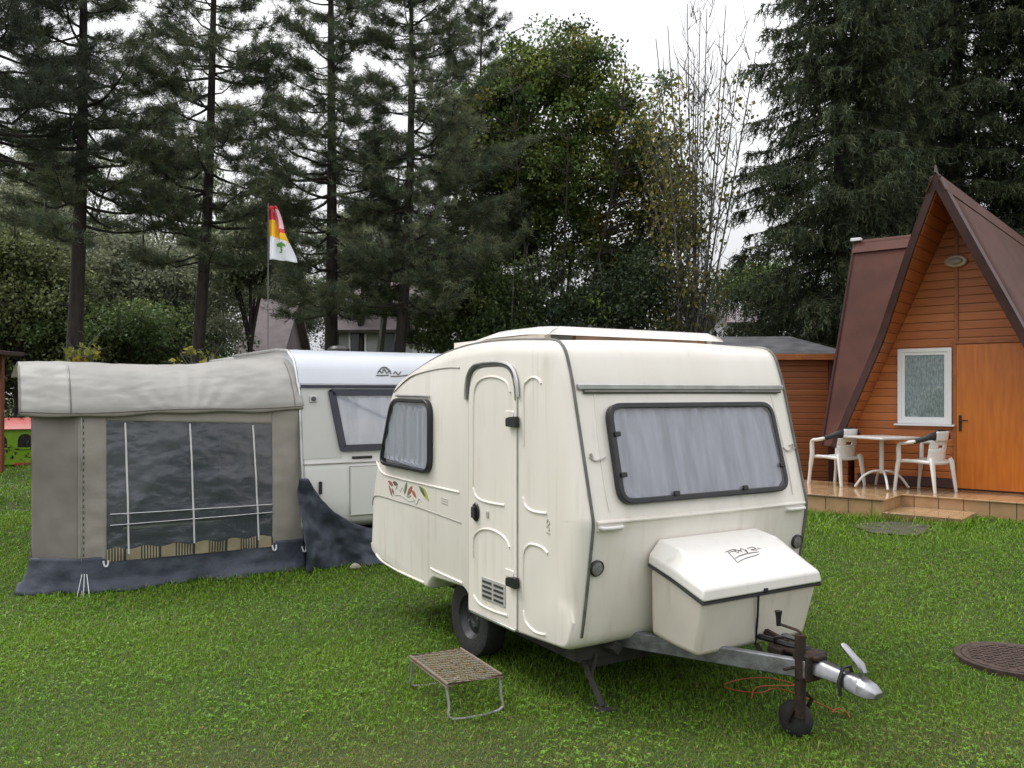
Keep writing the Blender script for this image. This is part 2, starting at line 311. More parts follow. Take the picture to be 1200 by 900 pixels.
class MB:
    """collects vertices and faces of ONE part, then links them as one mesh object"""
    def __init__(s): s.v = []; s.f = []; s.mi = []; s.cur = 0
    def add(s, v, f):
        o = len(s.v); s.v += [tuple(map(float, p)) for p in v]
        s.f += [tuple(i + o for i in q) for q in f]; s.mi += [s.cur] * len(f); return s
    def box(s, c, d, rot=None, taper=1.0):
        hx, hy, hz = d[0] / 2, d[1] / 2, d[2] / 2
        p = [(-hx, -hy, -hz), (hx, -hy, -hz), (hx, hy, -hz), (-hx, hy, -hz), (-hx * taper, -hy * taper, hz), (hx * taper, -hy * taper, hz), (hx * taper, hy * taper, hz), (-hx * taper, hy * taper, hz)]
        if rot is not None: p = [tuple(rot @ Vector(q)) for q in p]
        p = [(q[0] + c[0], q[1] + c[1], q[2] + c[2]) for q in p]
        return s.add(p, [(0, 3, 2, 1), (4, 5, 6, 7), (0, 1, 5, 4), (1, 2, 6, 5), (2, 3, 7, 6), (3, 0, 4, 7)])
    def tube(s, path, r, n=8, caps=True, closed=False, flat=1.0):
        P = [np.asarray(p, float) for p in path]; k = len(P)
        rr = [r] * k if np.isscalar(r) else list(r)
        T = []
        for i in range(k):
            a = P[(i - 1) % k] if (closed or i > 0) else P[i]; b = P[(i + 1) % k] if (closed or i < k - 1) else P[i]
            T.append(unit(b - a))
        up = V(0, 0, 1) if abs(T[0][2]) < 0.9 else V(1, 0, 0)
        u = unit(np.cross(T[0], up)); vs_ = []
        for i in range(k):
            u = unit(u - T[i] * np.dot(u, T[i])); vv = np.cross(T[i], u)
            for j in range(n):
                t = 2 * math.pi * j / n
                vs_.append(P[i] + rr[i] * (math.cos(t) * u + flat * math.sin(t) * vv))
        fs = []
        for i in range(k if closed else k - 1):
            for j in range(n):
                a = i * n + j; b = i * n + (j + 1) % n; i2 = (i + 1) % k
                fs.append((a, b, i2 * n + (j + 1) % n, i2 * n + j))
        if caps and not closed:
            fs.append(tuple(range(n - 1, -1, -1))); fs.append(tuple(range((k - 1) * n, k * n)))
        return s.add(vs_, fs)
    def grid(s, fn, nu, nv, closed_u=False):
        vs_ = [fn(i / nu, j / nv) for j in range(nv + 1) for i in range(nu + 1)]
        return s.add(vs_, [(j * (nu + 1) + i, j * (nu + 1) + i + 1, (j + 1) * (nu + 1) + i + 1, (j + 1) * (nu + 1) + i) for j in range(nv) for i in range(nu)])
    def plate(s, out, fr, d0, d1):
        """2-D outline in frame fr=(o,u,v,n) extruded from d0 to d1 along n"""
        o, u, v, n = fr; k = len(out)
        vs_ = [o + u * p[0] + v * p[1] + n * d0 for p in out] + [o + u * p[0] + v * p[1] + n * d1 for p in out]
        fs = [(i, (i + 1) % k, k + (i + 1) % k, k + i) for i in range(k)] + [tuple(range(k - 1, -1, -1)), tuple(range(k, 2 * k))]
        return s.add(vs_, fs)
    def ring(s, out, inn, fr, d0, d1):
        o, u, v, n = fr; k = len(out); assert k == len(inn)
        L = lambda pts, d: [o + u * p[0] + v * p[1] + n * d for p in pts]
        vs_ = L(out, d0) + L(out, d1) + L(inn, d1) + L(inn, d0)
        fs = []
        for i in range(k):
            j = (i + 1) % k
            for q in range(4):
                q2 = (q + 1) % 4; fs.append((q * k + i, q * k + j, q2 * k + j, q2 * k + i))
        return s.add(vs_, fs)
    def ribbon(s, path, w_, fr, d0, d1, taper=False):
        o, u, v, n = fr; P = [np.asarray(p, float) for p in path]; k = len(P); L = []; Rr = []
        for i in range(k):
            t = unit(P[min(i + 1, k - 1)] - P[max(i - 1, 0)]); nn = V(-t[1], t[0])
            ww = w_ / 2 * ((0.35 + 0.65 * math.sin(math.pi * (i + 0.5) / k)) if taper else 1)
            L.append(P[i] + nn * ww); Rr.append(P[i] - nn * ww)
        for i in range(k - 1): s.plate([Rr[i], Rr[i + 1], L[i + 1], L[i]], fr, d0, d1)
        return s
    def lathe(s, prof, o, axis, n=24, caps=True):
        axis = unit(axis); up = V(0, 0, 1) if abs(axis[2]) < 0.9 else V(1, 0, 0)
        u = unit(np.cross(axis, up)); vv = np.cross(axis, u); o = np.asarray(o, float); vs_ = []
        for r_, h_ in prof:
            for j in range(n):
                t = 2 * math.pi * j / n; vs_.append(o + axis * h_ + r_ * (math.cos(t) * u + math.sin(t) * vv))
        fs = [(i * n + j, i * n + (j + 1) % n, (i + 1) * n + (j + 1) % n, (i + 1) * n + j) for i in range(len(prof) - 1) for j in range(n)]
        if caps: fs += [tuple(range(n - 1, -1, -1)), tuple(range((len(prof) - 1) * n, len(prof) * n))]
        return s.add(vs_, fs)
    def build(s, name, m, parent=None, smooth=38, bevel=0.0, solid=0.0, segs=2):
        me = bpy.data.meshes.new(name); me.from_pydata(s.v, [], s.f); 
        ms = m if isinstance(m, (list, tuple)) else [m]
        for q in ms: me.materials.append(M[q] if isinstance(q, str) else q)
        if len(ms) > 1: me.polygons.foreach_set('material_index', s.mi)
        me.validate(); me.update()
        import bmesh
        b = bmesh.new(); b.from_mesh(me); bmesh.ops.recalc_face_normals(b, faces=b.faces); b.to_mesh(me); b.free()
        if smooth:
            me.polygons.foreach_set('use_smooth', [True] * len(me.polygons)); me.set_sharp_from_angle(angle=R(smooth))
        o = bpy.data.objects.new(name, me); COL.objects.link(o)
        if parent is not None: o.parent = parent
        if solid:
            md = o.modifiers.new('thickness', 'SOLIDIFY'); md.thickness = solid; md.offset = 0
        if bevel:
            md = o.modifiers.new('bevel', 'BEVEL'); md.width = bevel; md.segments = segs; md.limit_method = 'ANGLE'; md.angle_limit = R(35)
        return o

def tag(o, label, cat, group=None, kind=None):
    o['label'] = label; o['category'] = cat
    if group: o['group'] = group
    if kind: o['kind'] = kind
    return o
def thing(name, label, cat, loc=(0, 0, 0), rz=0.0, group=None):
    o = bpy.data.objects.new(name, None); o.empty_display_size = 0.2; COL.objects.link(o)
    o.location = loc; o.rotation_euler = (0, 0, rz)
    return tag(o, label, cat, group)
def copy_tree(o, parent=None):
    c = o.copy(); COL.objects.link(c)
    if parent is not None: c.parent = parent
    for ch in list(o.children): copy_tree(ch, c)
    return c

def rpoly(pts, r, n=5):
    """round the corners of a closed 2-D polygon"""
    out = []; k = len(pts)
    for i in range(k):
        p = np.asarray(pts[i][:2], float); a = np.asarray(pts[i - 1][:2], float); b = np.asarray(pts[(i + 1) % k][:2], float)
        rr = pts[i][2] if len(pts[i]) > 2 else r
        la, lb = np.linalg.norm(a - p), np.linalg.norm(b - p)
        d = min(rr, la * 0.48, lb * 0.48)
        p0 = p + (a - p) / la * d; p1 = p + (b - p) / lb * d
        for j in range(n + 1):
            t = j / n; out.append((1 - t) ** 2 * p0 + 2 * t * (1 - t) * p * 1.0 + t * t * p1)
    return out
def inset(out, d):
    """shrink a (rounded, roughly convex) outline by d"""
    k = len(out); c = sum(out) / k; res = []
    area = sum(out[i][0] * out[(i + 1) % k][1] - out[(i + 1) % k][0] * out[i][1] for i in range(k))
    sg = 1 if area > 0 else -1
    for i in range(k):
        t = unit(out[(i + 1) % k] - out[i - 1]); res.append(out[i] + sg * d * V(-t[1], t[0]))
    return res
def smooth_path(pts, n=6):
    """Catmull-Rom through the points"""
    P = [np.asarray(p, float) for p in pts]; out = []
    for i in range(len(P) - 1):
        a = P[max(i - 1, 0)]; b = P[i]; c = P[i + 1]; d = P[min(i + 2, len(P) - 1)]
        for j in range(n):
            t = j / n
            out.append(0.5 * (2 * b + (c - a) * t + (2 * a - 5 * b + 4 * c - d) * t * t + (3 * b - a - 3 * c + d) * t ** 3))
    out.append(P[-1]); return out
def ss(a, b, x):
    t = np.clip((x - a) / (b - a), 0, 1); return t * t * (3 - 2 * t)
def gz(x, y):
    """height of the lawn: a gentle rise towards the cabin and a bank behind the lawn"""
    x = np.asarray(x, float); y = np.asarray(y, float)
    return (0.33 * ss(6.5, 11.5, 0.6 * x + 0.8 * y) + 2.2 * ss(17.5, 27, y) * ss(-8, -3, x)
            + 0.012 * np.sin(1.7 * x + 0.6 * y) * np.sin(1.3 * y - 0.5 * x))
def fbm(x, y, z=0.0, s=1.0): return mnoise.fractal(Vector((x * s, y * s, z * s)), 1.0, 2.0, 4)

# ================================================================== ground
def ground_sheet():
    mb = MB()
    xs = np.concatenate([[-150, -80, -45, -30], np.arange(-22, 22.01, 0.5), [30, 45, 80, 150]])
    ys = np.concatenate([[-40, -15, -5], np.arange(0, 30.01, 0.5), [35, 42, 55, 80, 130, 220]])
    X, Y = np.meshgrid(xs, ys); Z = gz(X, Y)
    nx = len(xs)
    mb.add(np.stack([X.ravel(), Y.ravel(), Z.ravel()], 1),
           [(j * nx + i, j * nx + i + 1, (j + 1) * nx + i + 1, (j + 1) * nx + i) for j in range(len(ys) - 1) for i in range(nx - 1)])
    o = mb.build('ground', 'ground', smooth=180); o['kind'] = 'structure'
ground_sheet()
def soil_patch(name, cx, cy, rx, ry, dz, seed):
    mb = MB(); rnd = random.Random(seed); n = 40; vs_ = [(cx, cy, float(gz(cx, cy)) + dz)]
    ph = [rnd.uniform(0, 6.28) for _ in range(4)]
    for i in range(n):
        t = 2 * math.pi * i / n; k = 1 + 0.10 * math.sin(2 * t + ph[0]) + 0.08 * math.sin(3 * t + ph[1]) + 0.06 * math.sin(7 * t + ph[2])
        x = cx + rx * k * math.cos(t); y = cy + ry * k * math.sin(t); vs_.append((x, y, float(gz(x, y)) + dz))
    mb.add(vs_, [(0, 1 + i, 1 + (i + 1) % n) for i in range(n)])
    o = mb.build(name, 'soil', smooth=180); o['kind'] = 'structure'
soil_patch('bare_soil', 4.62, 10.30, 0.46, 0.42, 0.014, 2)

# ================================================================== white caravan in front
E_ = V(math.cos(R(31.5)), math.sin(R(31.5)), 0); F_ = V(math.sin(R(31.5)), -math.cos(R(31.5)), 0)
YAW = math.atan2(F_[1], F_[0])
car = thing('caravan', 'small cream caravan with its door on the side and a storage box on the drawbar', 'caravan', (0.53, 6.662, 0), YAW)

# outline of the middle strip (x forward, z up)
PC = rpoly([(1.27, .40, .10), (1.335, .75, .3), (1.40, 1.16, .03), (1.40, 1.20, .03), (1.185, 2.04, .05), (1.10, 2.27, .20), (.5, 2.305, .3), (-.05, 2.305, .3), (-.62, 2.235, .3), (-1.36, 2.03, .16),
            (-1.80, 1.10, .12), (-1.85, .56, .08), (-1.77, .49, .06), (-1.3, .44, .2), (-.66, .40, .03), (-.575, .50, .05), (-.05, .525, .06), (.11, .39, .05), (.6, .365, .1)], .05, 5)
def resample_closed(P, step):
    P = [np.asarray(p) for p in P]; out = []
    for i in range(len(P)):
        a, b = P[i], P[(i + 1) % len(P)]; n = max(1, int(np.linalg.norm(b - a) / step))
        out += [a + (b - a) * j / n for j in range(n)]
    return out
PC = resample_closed(PC, 0.08)
def outline_normals(P):
    k = len(P); ar = sum(P[i][0] * P[(i + 1) % k][1] - P[(i + 1) % k][0] * P[i][1] for i in range(k)); sg = 1 if ar > 0 else -1
    N = []
    for i in range(k):
        t = unit(P[(i + 1) % k] - P[i - 1]); N.append(sg * V(t[1], -t[0]))
    return N
NC = outline_normals(PC)
for _ in range(3): NC = [unit(NC[i - 1] + NC[i] * 2 + NC[(i + 1) % len(NC)]) for i in range(len(NC))]
def rim_inset(p, n):
    if p[1] < .60 and n[1] < 0.3: return 0.035
    f_ = max(n[0], 0) ** 2 * .20 + max(-n[0], 0) ** 2 * .07 + max(n[1], 0) ** 2 * .10 + max(-n[1], 0) ** 2 * .04
    return f_
QC = [PC[i] - NC[i] * rim_inset(PC[i], NC[i]) for i in range(len(PC))]
def caravan_shell():
    mb = MB(); k = len(PC); rows = []
    for j in range(8):
        ph = math.pi / 2 * j / 7
        rows.append((-1.0 + .075 * (1 - math.cos(ph)), [QC[i] + (PC[i] - QC[i]) * math.sin(ph) for i in range(k)], 0.0))
    mid = [(-.925 + 1.85 * j / 8) for j in range(1, 8)]
    full = rows + [(y, PC, 1 - (y / .925) ** 2) for y in mid] + [(-y, q, c) for y, q, c in reversed(rows)]
    vs_ = []
    for y, q, c in full:
        for i in range(k):
            cz = .02 * c * max(NC[i][1], 0) ** 2; cx = .012 * c * max(NC[i][0], 0) ** 2
            vs_.append((q[i][0] + cx, y, q[i][1] + cz))
    fs = [(a * k + i, a * k + (i + 1) % k, (a + 1) * k + (i + 1) % k, (a + 1) * k + i) for a in range(len(full) - 1) for i in range(k)]
    fs += [tuple(range(k)), tuple(range((len(full) - 1) * k, len(full) * k))]
    mb.add(vs_, fs)
    return mb.build('body', 'gelcoat', car, smooth=33)
caravan_shell()
SIDE = (V(0, -1.0, 0), V(1, 0, 0), V(0, 0, 1), V(0, -1, 0))
fv = unit(V(1.185 - 1.40, 0, 2.04 - 1.20)); FRONT = (V(1.412, 0, 1.20), V(0, 1, 0), fv, unit(np.cross(V(0, 1, 0), fv)))
fl = unit(V(1.40 - 1.335, 0, 1.16 - .75)); LOW = (V(1.342, 0, .75), V(0, 1, 0), fl, unit(np.cross(V(0, 1, 0), fl)))
def s3(p, d=0.0): return V(p[0], -1.0 - d, p[1])
def f3(p, d=0.0): return FRONT[0] + FRONT[1] * p[0] + FRONT[2] * p[1] + FRONT[3] * d
# seams between the side shells and the middle strip
for sgn in (-1, 1):
    path = [V(PC[i][0] + NC[i][0] * .004, sgn * .925, PC[i][1] + NC[i][1] * .004) for i in range(len(PC)) if not (PC[i][1] < .52 and NC[i][1] < -.45)]
    # start the open run after the underside gap
    idx = [i for i in range(len(PC)) if not (PC[i][1] < .52 and NC[i][1] < -.45)]
    st = next((j for j in range(1, len(idx)) if idx[j] - idx[j - 1] > 1), 0)
    path = path[st:] + path[:st]
    mb = MB(); mb.tube(path, .0105, 6); mb.build('seam_trim', 'seam', car)
# raised mouldings
def bead(path, r=.009, m='gelcoat', name='moulding', parent=car, d=0.0):
    mb = MB(); mb.tube([s3(p, d) for p in smooth_path(path, 5)], [r * (.5 if i in (0,) else 1) for i in range((len(path) - 1) * 5 + 1)], 8); return mb.build(name, m, parent)
for pth in ([(.765, 1.60), (.765, 1.96), (.81, 2.025), (.88, 2.045), (.94, 2.03), (.965, 2.005)],
            [(.755, 1.28), (.785, 1.225), (.86, 1.20), (.97, 1.20), (1.03, 1.205)],
            [(.755, .62), (.76, .89), (.81, .97), (.88, .99), (.98, .985), (1.04, .96)],
            [(.76, .55), (.79, .48), (.88, .445), (.97, .445), (1.02, .455)],
            [(-1.68, 1.34), (-1.55, 1.25), (-1.21, 1.23), (-.12, 1.22)],
            [(-1.70, .515), (-1.55, .475), (-1.21, .45), (-.71, .445)],
            [(-.60, .585), (-.5, .575), (-.07, .565)]):
    bead(pth)
for pth in ([(-1.78, .94), (-1.75, 1.01), (-1.62, 1.04), (-1.2, 1.035), (-.82, 1.03), (-.09, 1.0)],
            [(-1.31, 1.95), (-1.0, 2.07), (-.68, 2.115), (-.33, 2.135), (-.11, 2.13)]):
    bead(pth, .006, 'groove', 'moulding')
# front crease bead
mb = MB(); mb.tube([V(1.406 + .012 * (1 - (y / .925) ** 2), y, 1.185) for y in np.linspace(-.90, .90, 15)], .012, 8); mb.build('moulding', 'gelcoat', car)
for s_ in (-1, 1):
    mb = MB(); mb.tube([f3((s_ * .80, .05), -.004), f3((s_ * .805, .2), -.006), f3((s_ * .80, .5), -.008), f3((s_ * .775, .78), -.008)], .005, 6); mb.build('moulding', 'gelcoat', car)

# --- windows
def window(fr, out, name_label=None, depth=.042, border=.045, folds=9, seed=1, parent=car, cm='curtain', fm='gasket', pm='pane', base=0.0):
    mbw = MB(); i1 = inset(out, border)
    mbw.ring(out, i1, fr, base - .004, base + depth); fo = mbw.build('window', fm, parent, bevel=.006)
    # net curtain hung in folds behind the pane
    rnd = random.Random(seed); us = [p[0] for p in i1]; vs2 = [p[1] for p in i1]; u0, u1, v0, v1 = min(us), max(us), min(vs2), max(vs2)
    ph = [rnd.uniform(0, 6.3) for _ in range(6)]
    o, u, v, n = fr
    cpt = sum(i1) / len(i1)
    c = MB(); rings = 14; vs_ = []; k = len(i1)
    # polar-free grid clipped to the outline: rows between the left and right edges of the outline
    nv_, nu_ = 14, 170
    def span(vv):
        xs = []
        for i in range(k):
            a, b = i1[i], i1[(i + 1) % k]
            if (a[1] - vv) * (b[1] - vv) <= 0 and abs(a[1] - b[1]) > 1e-9: xs.append(a[0] + (b[0] - a[0]) * (vv - a[1]) / (b[1] - a[1]))
        return (min(xs), max(xs)) if xs else (cpt[0], cpt[0])
    def fn(s, t):
        vv = v0 + .002 + (v1 - v0 - .004) * t; a, b = span(vv); uu = a + (b - a) * s
        g = (uu - u0) / (u1 - u0)
        d = .0085 * math.sin(folds * 2.4 * 6.283 * g + ph[0] + 1.4 * math.sin(3 * g * 6.28 + ph[1]) + .25 * math.sin(3 * t + ph[4])) * (.55 + .45 * math.sin(5 * g * 6.28 + ph[5])) + .003 * math.sin(folds * 2.3 * 6.283 * g + ph[2] + t) + .002 * math.sin(4 * t + ph[3])
        return o + u * uu + v * vv + n * (base + .0165 + d)
    c.grid(fn, nu_, nv_); c.build('curtain', cm, fo, smooth=80)
    p = MB(); p.plate(inset(out, border - .004), fr, base + .0345, base + .0365); p.build('pane', pm, fo, smooth=0)
    return fo
wo_ = rpoly([(-1.29, 1.905), (-.55, 1.895), (-.555, 1.315), (-1.555, 1.325)], .13, 6)
sw = window(SIDE, wo_, border=.030, folds=4, seed=5, cm='curtain_pale')
mb = MB(); mb.tube([s3((-1.23, 1.925), .014), s3((-.60, 1.92), .014)], .010, 6); mb.build('drip_rail', 'alu', sw)
fw_o = rpoly([(-.725, .70), (.725, .70), (.735, .075), (-.735, .075)], .11, 6)
fw = window(FRONT, fw_o, border=.036, folds=6, seed=2)
for p in ((-.30, .115), (.30, .115), (-.69, .25), (.69, .25), (-.69, .50)):
    mb = MB(); mb.plate(rpoly([(p[0] - .022, p[1] - .012), (p[0] + .022, p[1] - .012), (p[0] + .022, p[1] + .018), (p[0] - .022, p[1] + .018)], .006, 2), FRONT, .040, .056); mb.build('window_catch', 'black', fw, bevel=.003)
# awning rail over the front window
mb = MB()
mb.box((1.212, 0, 1.985), (.026, 1.80, .034)); ra = mb.build('gutter_rail', 'alu', car, bevel=.005)
mb = MB(); mb.tube([V(1.222, -.86, 1.955), V(1.225, .86, 1.955)], .012, 6); mb.build('rubber_shade_strip', 'seam', ra)  # dark tube stands in for the shadow under the rail
# --- door
door_o = rpoly([(.035, .395), (.69, .395), (.69, 2.125, .22), (.035, 2.125, .26)], .03, 8)
mb = MB(); mb.plate(door_o, SIDE, -.01, .010); dr = mb.build('door', 'gelcoat', car, bevel=.006)
mb = MB(); g1 = [np.asarray(p) for p in door_o]; mb.tube([s3(p, .003) for p in g1], .0055, 6, closed=True); mb.build('door_seal', 'groove', dr)
for pth in ([(.11, 1.28), (.112, 1.5), (.115, 1.87), (.145, 1.99), (.24, 2.045), (.41, 2.055), (.56, 2.02), (.615, 1.95)], [(.11, 1.28), (.145, 1.225), (.23, 1.20), (.38, 1.195), (.54, 1.20)],
            [(.115, .78), (.12, .92), (.19, .98), (.3, 1.01), (.43, 1.01), (.55, .98), (.605, .93)], [(.115, .52), (.2, .475), (.38, .465), (.58, .475)]):
    bead(pth, .009, 'gelcoat', 'moulding', dr, .010)
mb = MB(); mb.tube([s3(p, .012) for p in smooth_path([(-.005, 1.90), (0, 1.98), (.03, 2.07), (.11, 2.135), (.26, 2.155), (.48, 2.152), (.62, 2.12), (.69, 2.04), (.71, 1.92)], 6)], .012, 8); mb.build('drip_rail', 'alu', dr)
mb = MB(); mb.tube([s3(p, .006) for p in smooth_path([(.02, 1.90), (.03, 2.0), (.07, 2.085), (.14, 2.125), (.3, 2.135), (.5, 2.13), (.61, 2.09), (.66, 2.0), (.675, 1.9)], 6)], .009, 8); mb.build('rubber_shade_strip', 'seam', dr)
mb = MB(); mb.lathe([(.0, 0), (.045, 0), (.05, .006), (.045, .014), (.0, .016)], s3((.155, 1.11), .010), (0, -1, 0), 20)
for q in range(len(mb.v)): x, y, z = mb.v[q]; mb.v[q] = (x, y, 1.11 + (z - 1.11) * 1.35)
hd = mb.build('handle', 'black', dr)
mb = MB(); mb.plate(rpoly([(.135, 1.07), (.175, 1.07), (.175, 1.15), (.135, 1.15)], .012, 3), SIDE, .026, .046); mb.build('lever', 'slot', hd, bevel=.004)
mb = MB(); mb.plate(rpoly([(.30, 1.09), (.33, 1.09), (.33, 1.135), (.30, 1.135)], .005, 2), SIDE, .010, .018); mb.build('lock', 'vent', dr, bevel=.002)
for z in (1.76, .715):
    mb = MB(); mb.plate(rpoly([(.60, z - .032), (.72, z - .036), (.72, z + .036), (.64, z + .03), (.60, z + .018)], .01, 3), SIDE, .008, .042); mb.build('hinge', 'black', dr, bevel=.008)
    mb = MB(); mb.plate(rpoly([(.55, z + .02), (.66, z + .02), (.66, z + .07), (.55, z + .07)], .015, 3), SIDE, .008, .016); mb.build('hinge_pad', 'gelcoat', dr, bevel=.004)
mb = MB(); mb.plate(rpoly([(.235, .52), (.555, .52), (.555, .675), (.235, .675)], .01, 2), SIDE, .008, .016); vt = mb.build('vent', 'vent', dr, bevel=.003)
mb = MB()
for r_ in range(4):
    for c_ in range(2):
        x0 = .252 + c_ * .155; z0 = .538 + r_ * .033
        mb.plate([(x0, z0), (x0 + .125, z0), (x0 + .125, z0 + .016), (x0, z0 + .016)], SIDE, .0155, .0185)
mb.build('vent_slots', 'slot', vt, smooth=0)
mb = MB(); mb.box((.39, -1.012, .402), (.60, .03, .018)); mb.build('door_sill', 'alu', car, bevel=.004)
# --- decals and small fittings
def leafshape(cx, cz, L, W, ang, fr=SIDE, mname='dred', par=car):
    mb = MB(); ca, sa = math.cos(ang), math.sin(ang); pts = []
    for t in np.linspace(0, 1, 9): pts.append((L * (t - .5), W * math.sin(math.pi * t) * .5))
    for t in np.linspace(1, 0, 9)[1:-1]: pts.append((L * (t - .5), -W * math.sin(math.pi * t) * .5))
    mb.plate([(cx + ca * a - sa * b, cz + sa * a + ca * b) for a, b in pts], fr, .0, .0035); return mb.build('decal', mname, par, smooth=0)
for cx, cz, L, W, a_, c_ in ((cx, cz * .75 + 1.14 * .25, L * .78, W * .72, a_, c_) for cx, cz, L, W, a_, c_ in ((-1.37, 1.185, .15, .05, -.25, 'dred'), (-1.27, 1.195, .14, .05, -.1, 'ink'), (-1.37, 1.10, .15, .045, -.9, 'dred'), (-1.32, 1.10, .09, .035, -.8, 'ink'),
                             (-.98, 1.15, .17, .06, .7, 'dred'), (-1.06, 1.17, .15, .05, 1.1, 'dgreen'), (-.90, 1.13, .14, .05, -.5, 'dred'), (-.70, 1.16, .24, .085, -.55, 'dyel'), (-.74, 1.175, .20, .05, -.5, 'dgreen'), (-1.0, 1.09, .12, .03, .2, 'ink_pale'))):
    leafshape(cx, cz, L, W, a_, SIDE, c_)
mb = MB()
for pth in ([(-1.27, 1.13), (-1.22, 1.165), (-1.17, 1.12), (-1.13, 1.16), (-1.08, 1.11)], [(-1.28, 1.08), (-1.15, 1.09), (-1.0, 1.06), (-.88, 1.08)], [(-.92, 1.10), (-.86, 1.05), (-.80, 1.10), (-.76, 1.08)]):
    mb.ribbon(smooth_path(pth, 4), .005, SIDE, 0, .003)
mb.build('decal', 'ink_pale', car, smooth=0)
mb = MB()
for r_ in range(3): mb.ribbon([(-.41, 1.15 - r_ * .018), (-.30, 1.145 - r_ * .018)], .007, SIDE, 0, .003)
mb.build('decal', 'ink_pale', car, smooth=0)
mb = MB()
for pth in ([(1.03, 1.15), (1.045, 1.17), (1.06, 1.15), (1.045, 1.135), (1.03, 1.15)], [(1.03, 1.12), (1.045, 1.13), (1.06, 1.11), (1.045, 1.10)], [(1.025, 1.09), (1.065, 1.085)]):
    mb.ribbon(smooth_path(pth, 3), .007, (V(0, -1.0, 0), V(1, 0, 0), V(0, 0, 1), V(0, -1, 0)), -.002, .004)
mb.build('decal', 'ink_pale', car, smooth=0)
for s_ in (-1, 1):   # signature swooshes beside the front window
    mb = MB(); x0 = -.885 if s_ < 0 else .79
    pts = [(x0, .38), (x0 + .03, .355), (x0 + .08, .36), (x0 + .12, .375)]
    mb.ribbon(smooth_path(pts, 4), .008, FRONT, -.006, .004, True)
    pts2 = [(x0 + .005, .40), (x0 + .02, .37), (x0 + .015, .40)] if s_ < 0 else [(x0 + .09, .36), (x0 + .105, .40), (x0 + .07, .39)]
    mb.ribbon(smooth_path(pts2, 4), .007, FRONT, -.006, .004, True); mb.build('decal', 'ink_pale', car, smooth=0)
for s_ in (-1, 1):   # grab handles
    a = .80 * s_
    mb = MB(); mb.tube([V(1.40, a - .085, 1.155), V(1.432, a - .07, 1.153), V(1.438, a, 1.152), V(1.432, a + .07, 1.153), V(1.40, a + .085, 1.155)], .013, 8); mb.box((1.402, a, 1.155), (.014, .19, .045)); mb.build('grab_handle', 'gelcoat_lid', car, bevel=.004)
for s_ in (-1, 1):   # round reflectors
    c_ = LOW[0] + LOW[1] * (.87 * s_ - .005) + LOW[2] * .165
    mb = MB(); mb.lathe([(0, -.01), (.048, -.01), (.050, .010), (.044, .016), (.040, .012), (0, .012)], c_, LOW[3], 28); rf = mb.build('reflector', 'black', car)
    mb = MB(); mb.lathe([(0, .010), (.039, .012), (.03, .015), (0, .016)], c_, LOW[3], 28); mb.build('lens', 'reflector', rf)
# --- roof hatch
def roofz(x): return float(np.interp(x, [-1.36, -.62, -.05, .5, 1.0], [2.03, 2.235, 2.305, 2.305, 2.275])) + .015
mb = MB(); top = [(.66, 1.0), (-.62, .92)]
def hatch(sx, sy, dz, s_in=0.0): return V(sx, sy, roofz(sx) + dz)
NB = 12
xs = np.linspace(-.78, .74, NB)
vs_ = []
for x in xs:
    t = (x + .78) / 1.52; hh = .010 + .055 * ss(0, .26, t) * (1 if x < .70 else 1)
    for y, k in ((-.80, 0), (-.76, .45), (-.68, .9), (-.3, 1.0), (0, 1.03), (.3, 1.0), (.68, .9), (.76, .45), (.80, 0)):
        vs_.append((x if k < .5 else min(x, .70), y, roofz(x) + .028 + hh * k))
mb.add(vs_, [(i * 9 + j, i * 9 + j + 1, (i + 1) * 9 + j + 1, (i + 1) * 9 + j) for i in range(NB - 1) for j in range(8)])
mb.add([(.74, y, roofz(.74) + z) for y, z in ((-.80, .028), (.80, .028))] + [(.70, -.68, roofz(.7) + .086), (.70, .68, roofz(.7) + .086)], [(0, 1, 3, 2)])
hb = mb.build('roof_hatch', 'gelcoat_lid', car, smooth=50)
mb = MB(); mb.box((.705, .03, roofz(.72) + .012), (.04, 1.18, .034)); mb.build('hatch_gap', 'hatchshade', hb, smooth=0)  # brown strip fills the open slot to paint its shade
mb = MB()
for y in (-.74, .74): mb.box((0, y, roofz(.2) + .0), (1.3, .05, .05))
mb.build('hatch_frame', 'gelcoat', hb)
for y in (-.35, .02, .2):
    mb = MB(); mb.lathe([(0, 0), (.014, 0), (.012, .012), (0, .016)], (.60, y, roofz(.6) + .095), (0, 0, 1), 10); mb.build('bolt', 'black', hb)
# --- storage box on the drawbar
bxr = 1.385
box_v = []
def lidpoly():
    mb = MB()
    # rows: back edge, crease, front lip ; y half widths with chamfered flanks
    top = [(1.40, 1.05, .42), (1.585, 1.02, .415), (1.80, .880, .445)]
    rim = [(1.395, .960, .50), (1.60, .915, .505), (1.862, .835, .495)]
    low = [(1.395, .905, .505), (1.60, .855, .51), (1.87, .765, .505)]
    L = []
    for ro in (top, rim, low):
        for x, z, y in ro: L += [(x, -y, z), (x, y, z)]
    f = []
    for ro in range(3):
        b = ro * 6
        if ro == 0: f += [(0, 2, 3, 1), (2, 4, 5, 3)]
        else:
            a = (ro - 1) * 6
            f += [(a, b, b + 2, a + 2), (a + 2, b + 2, b + 4, a + 4), (a + 1, a + 3, b + 3, b + 1), (a + 3, a + 5, b + 5, b + 3), (a + 4, b + 4, b + 5, a + 5), (a, a + 1, b + 1, b)]
    b = 12; f += [(b, b + 1, b + 3, b + 2), (b + 2, b + 3, b + 5, b + 4)]
    mb.add(L, f); return mb
mb = MB()
tl = [(1.395, .895, .49), (1.60, .845, .494), (1.850, .755, .485)]
bl = [(1.395, .47, .485), (1.60, .44, .475), (1.775, .42, .455)]
L = []
for ro in (tl, bl):
    for x, z, y in ro: L += [(x, -y, z), (x, y, z)]
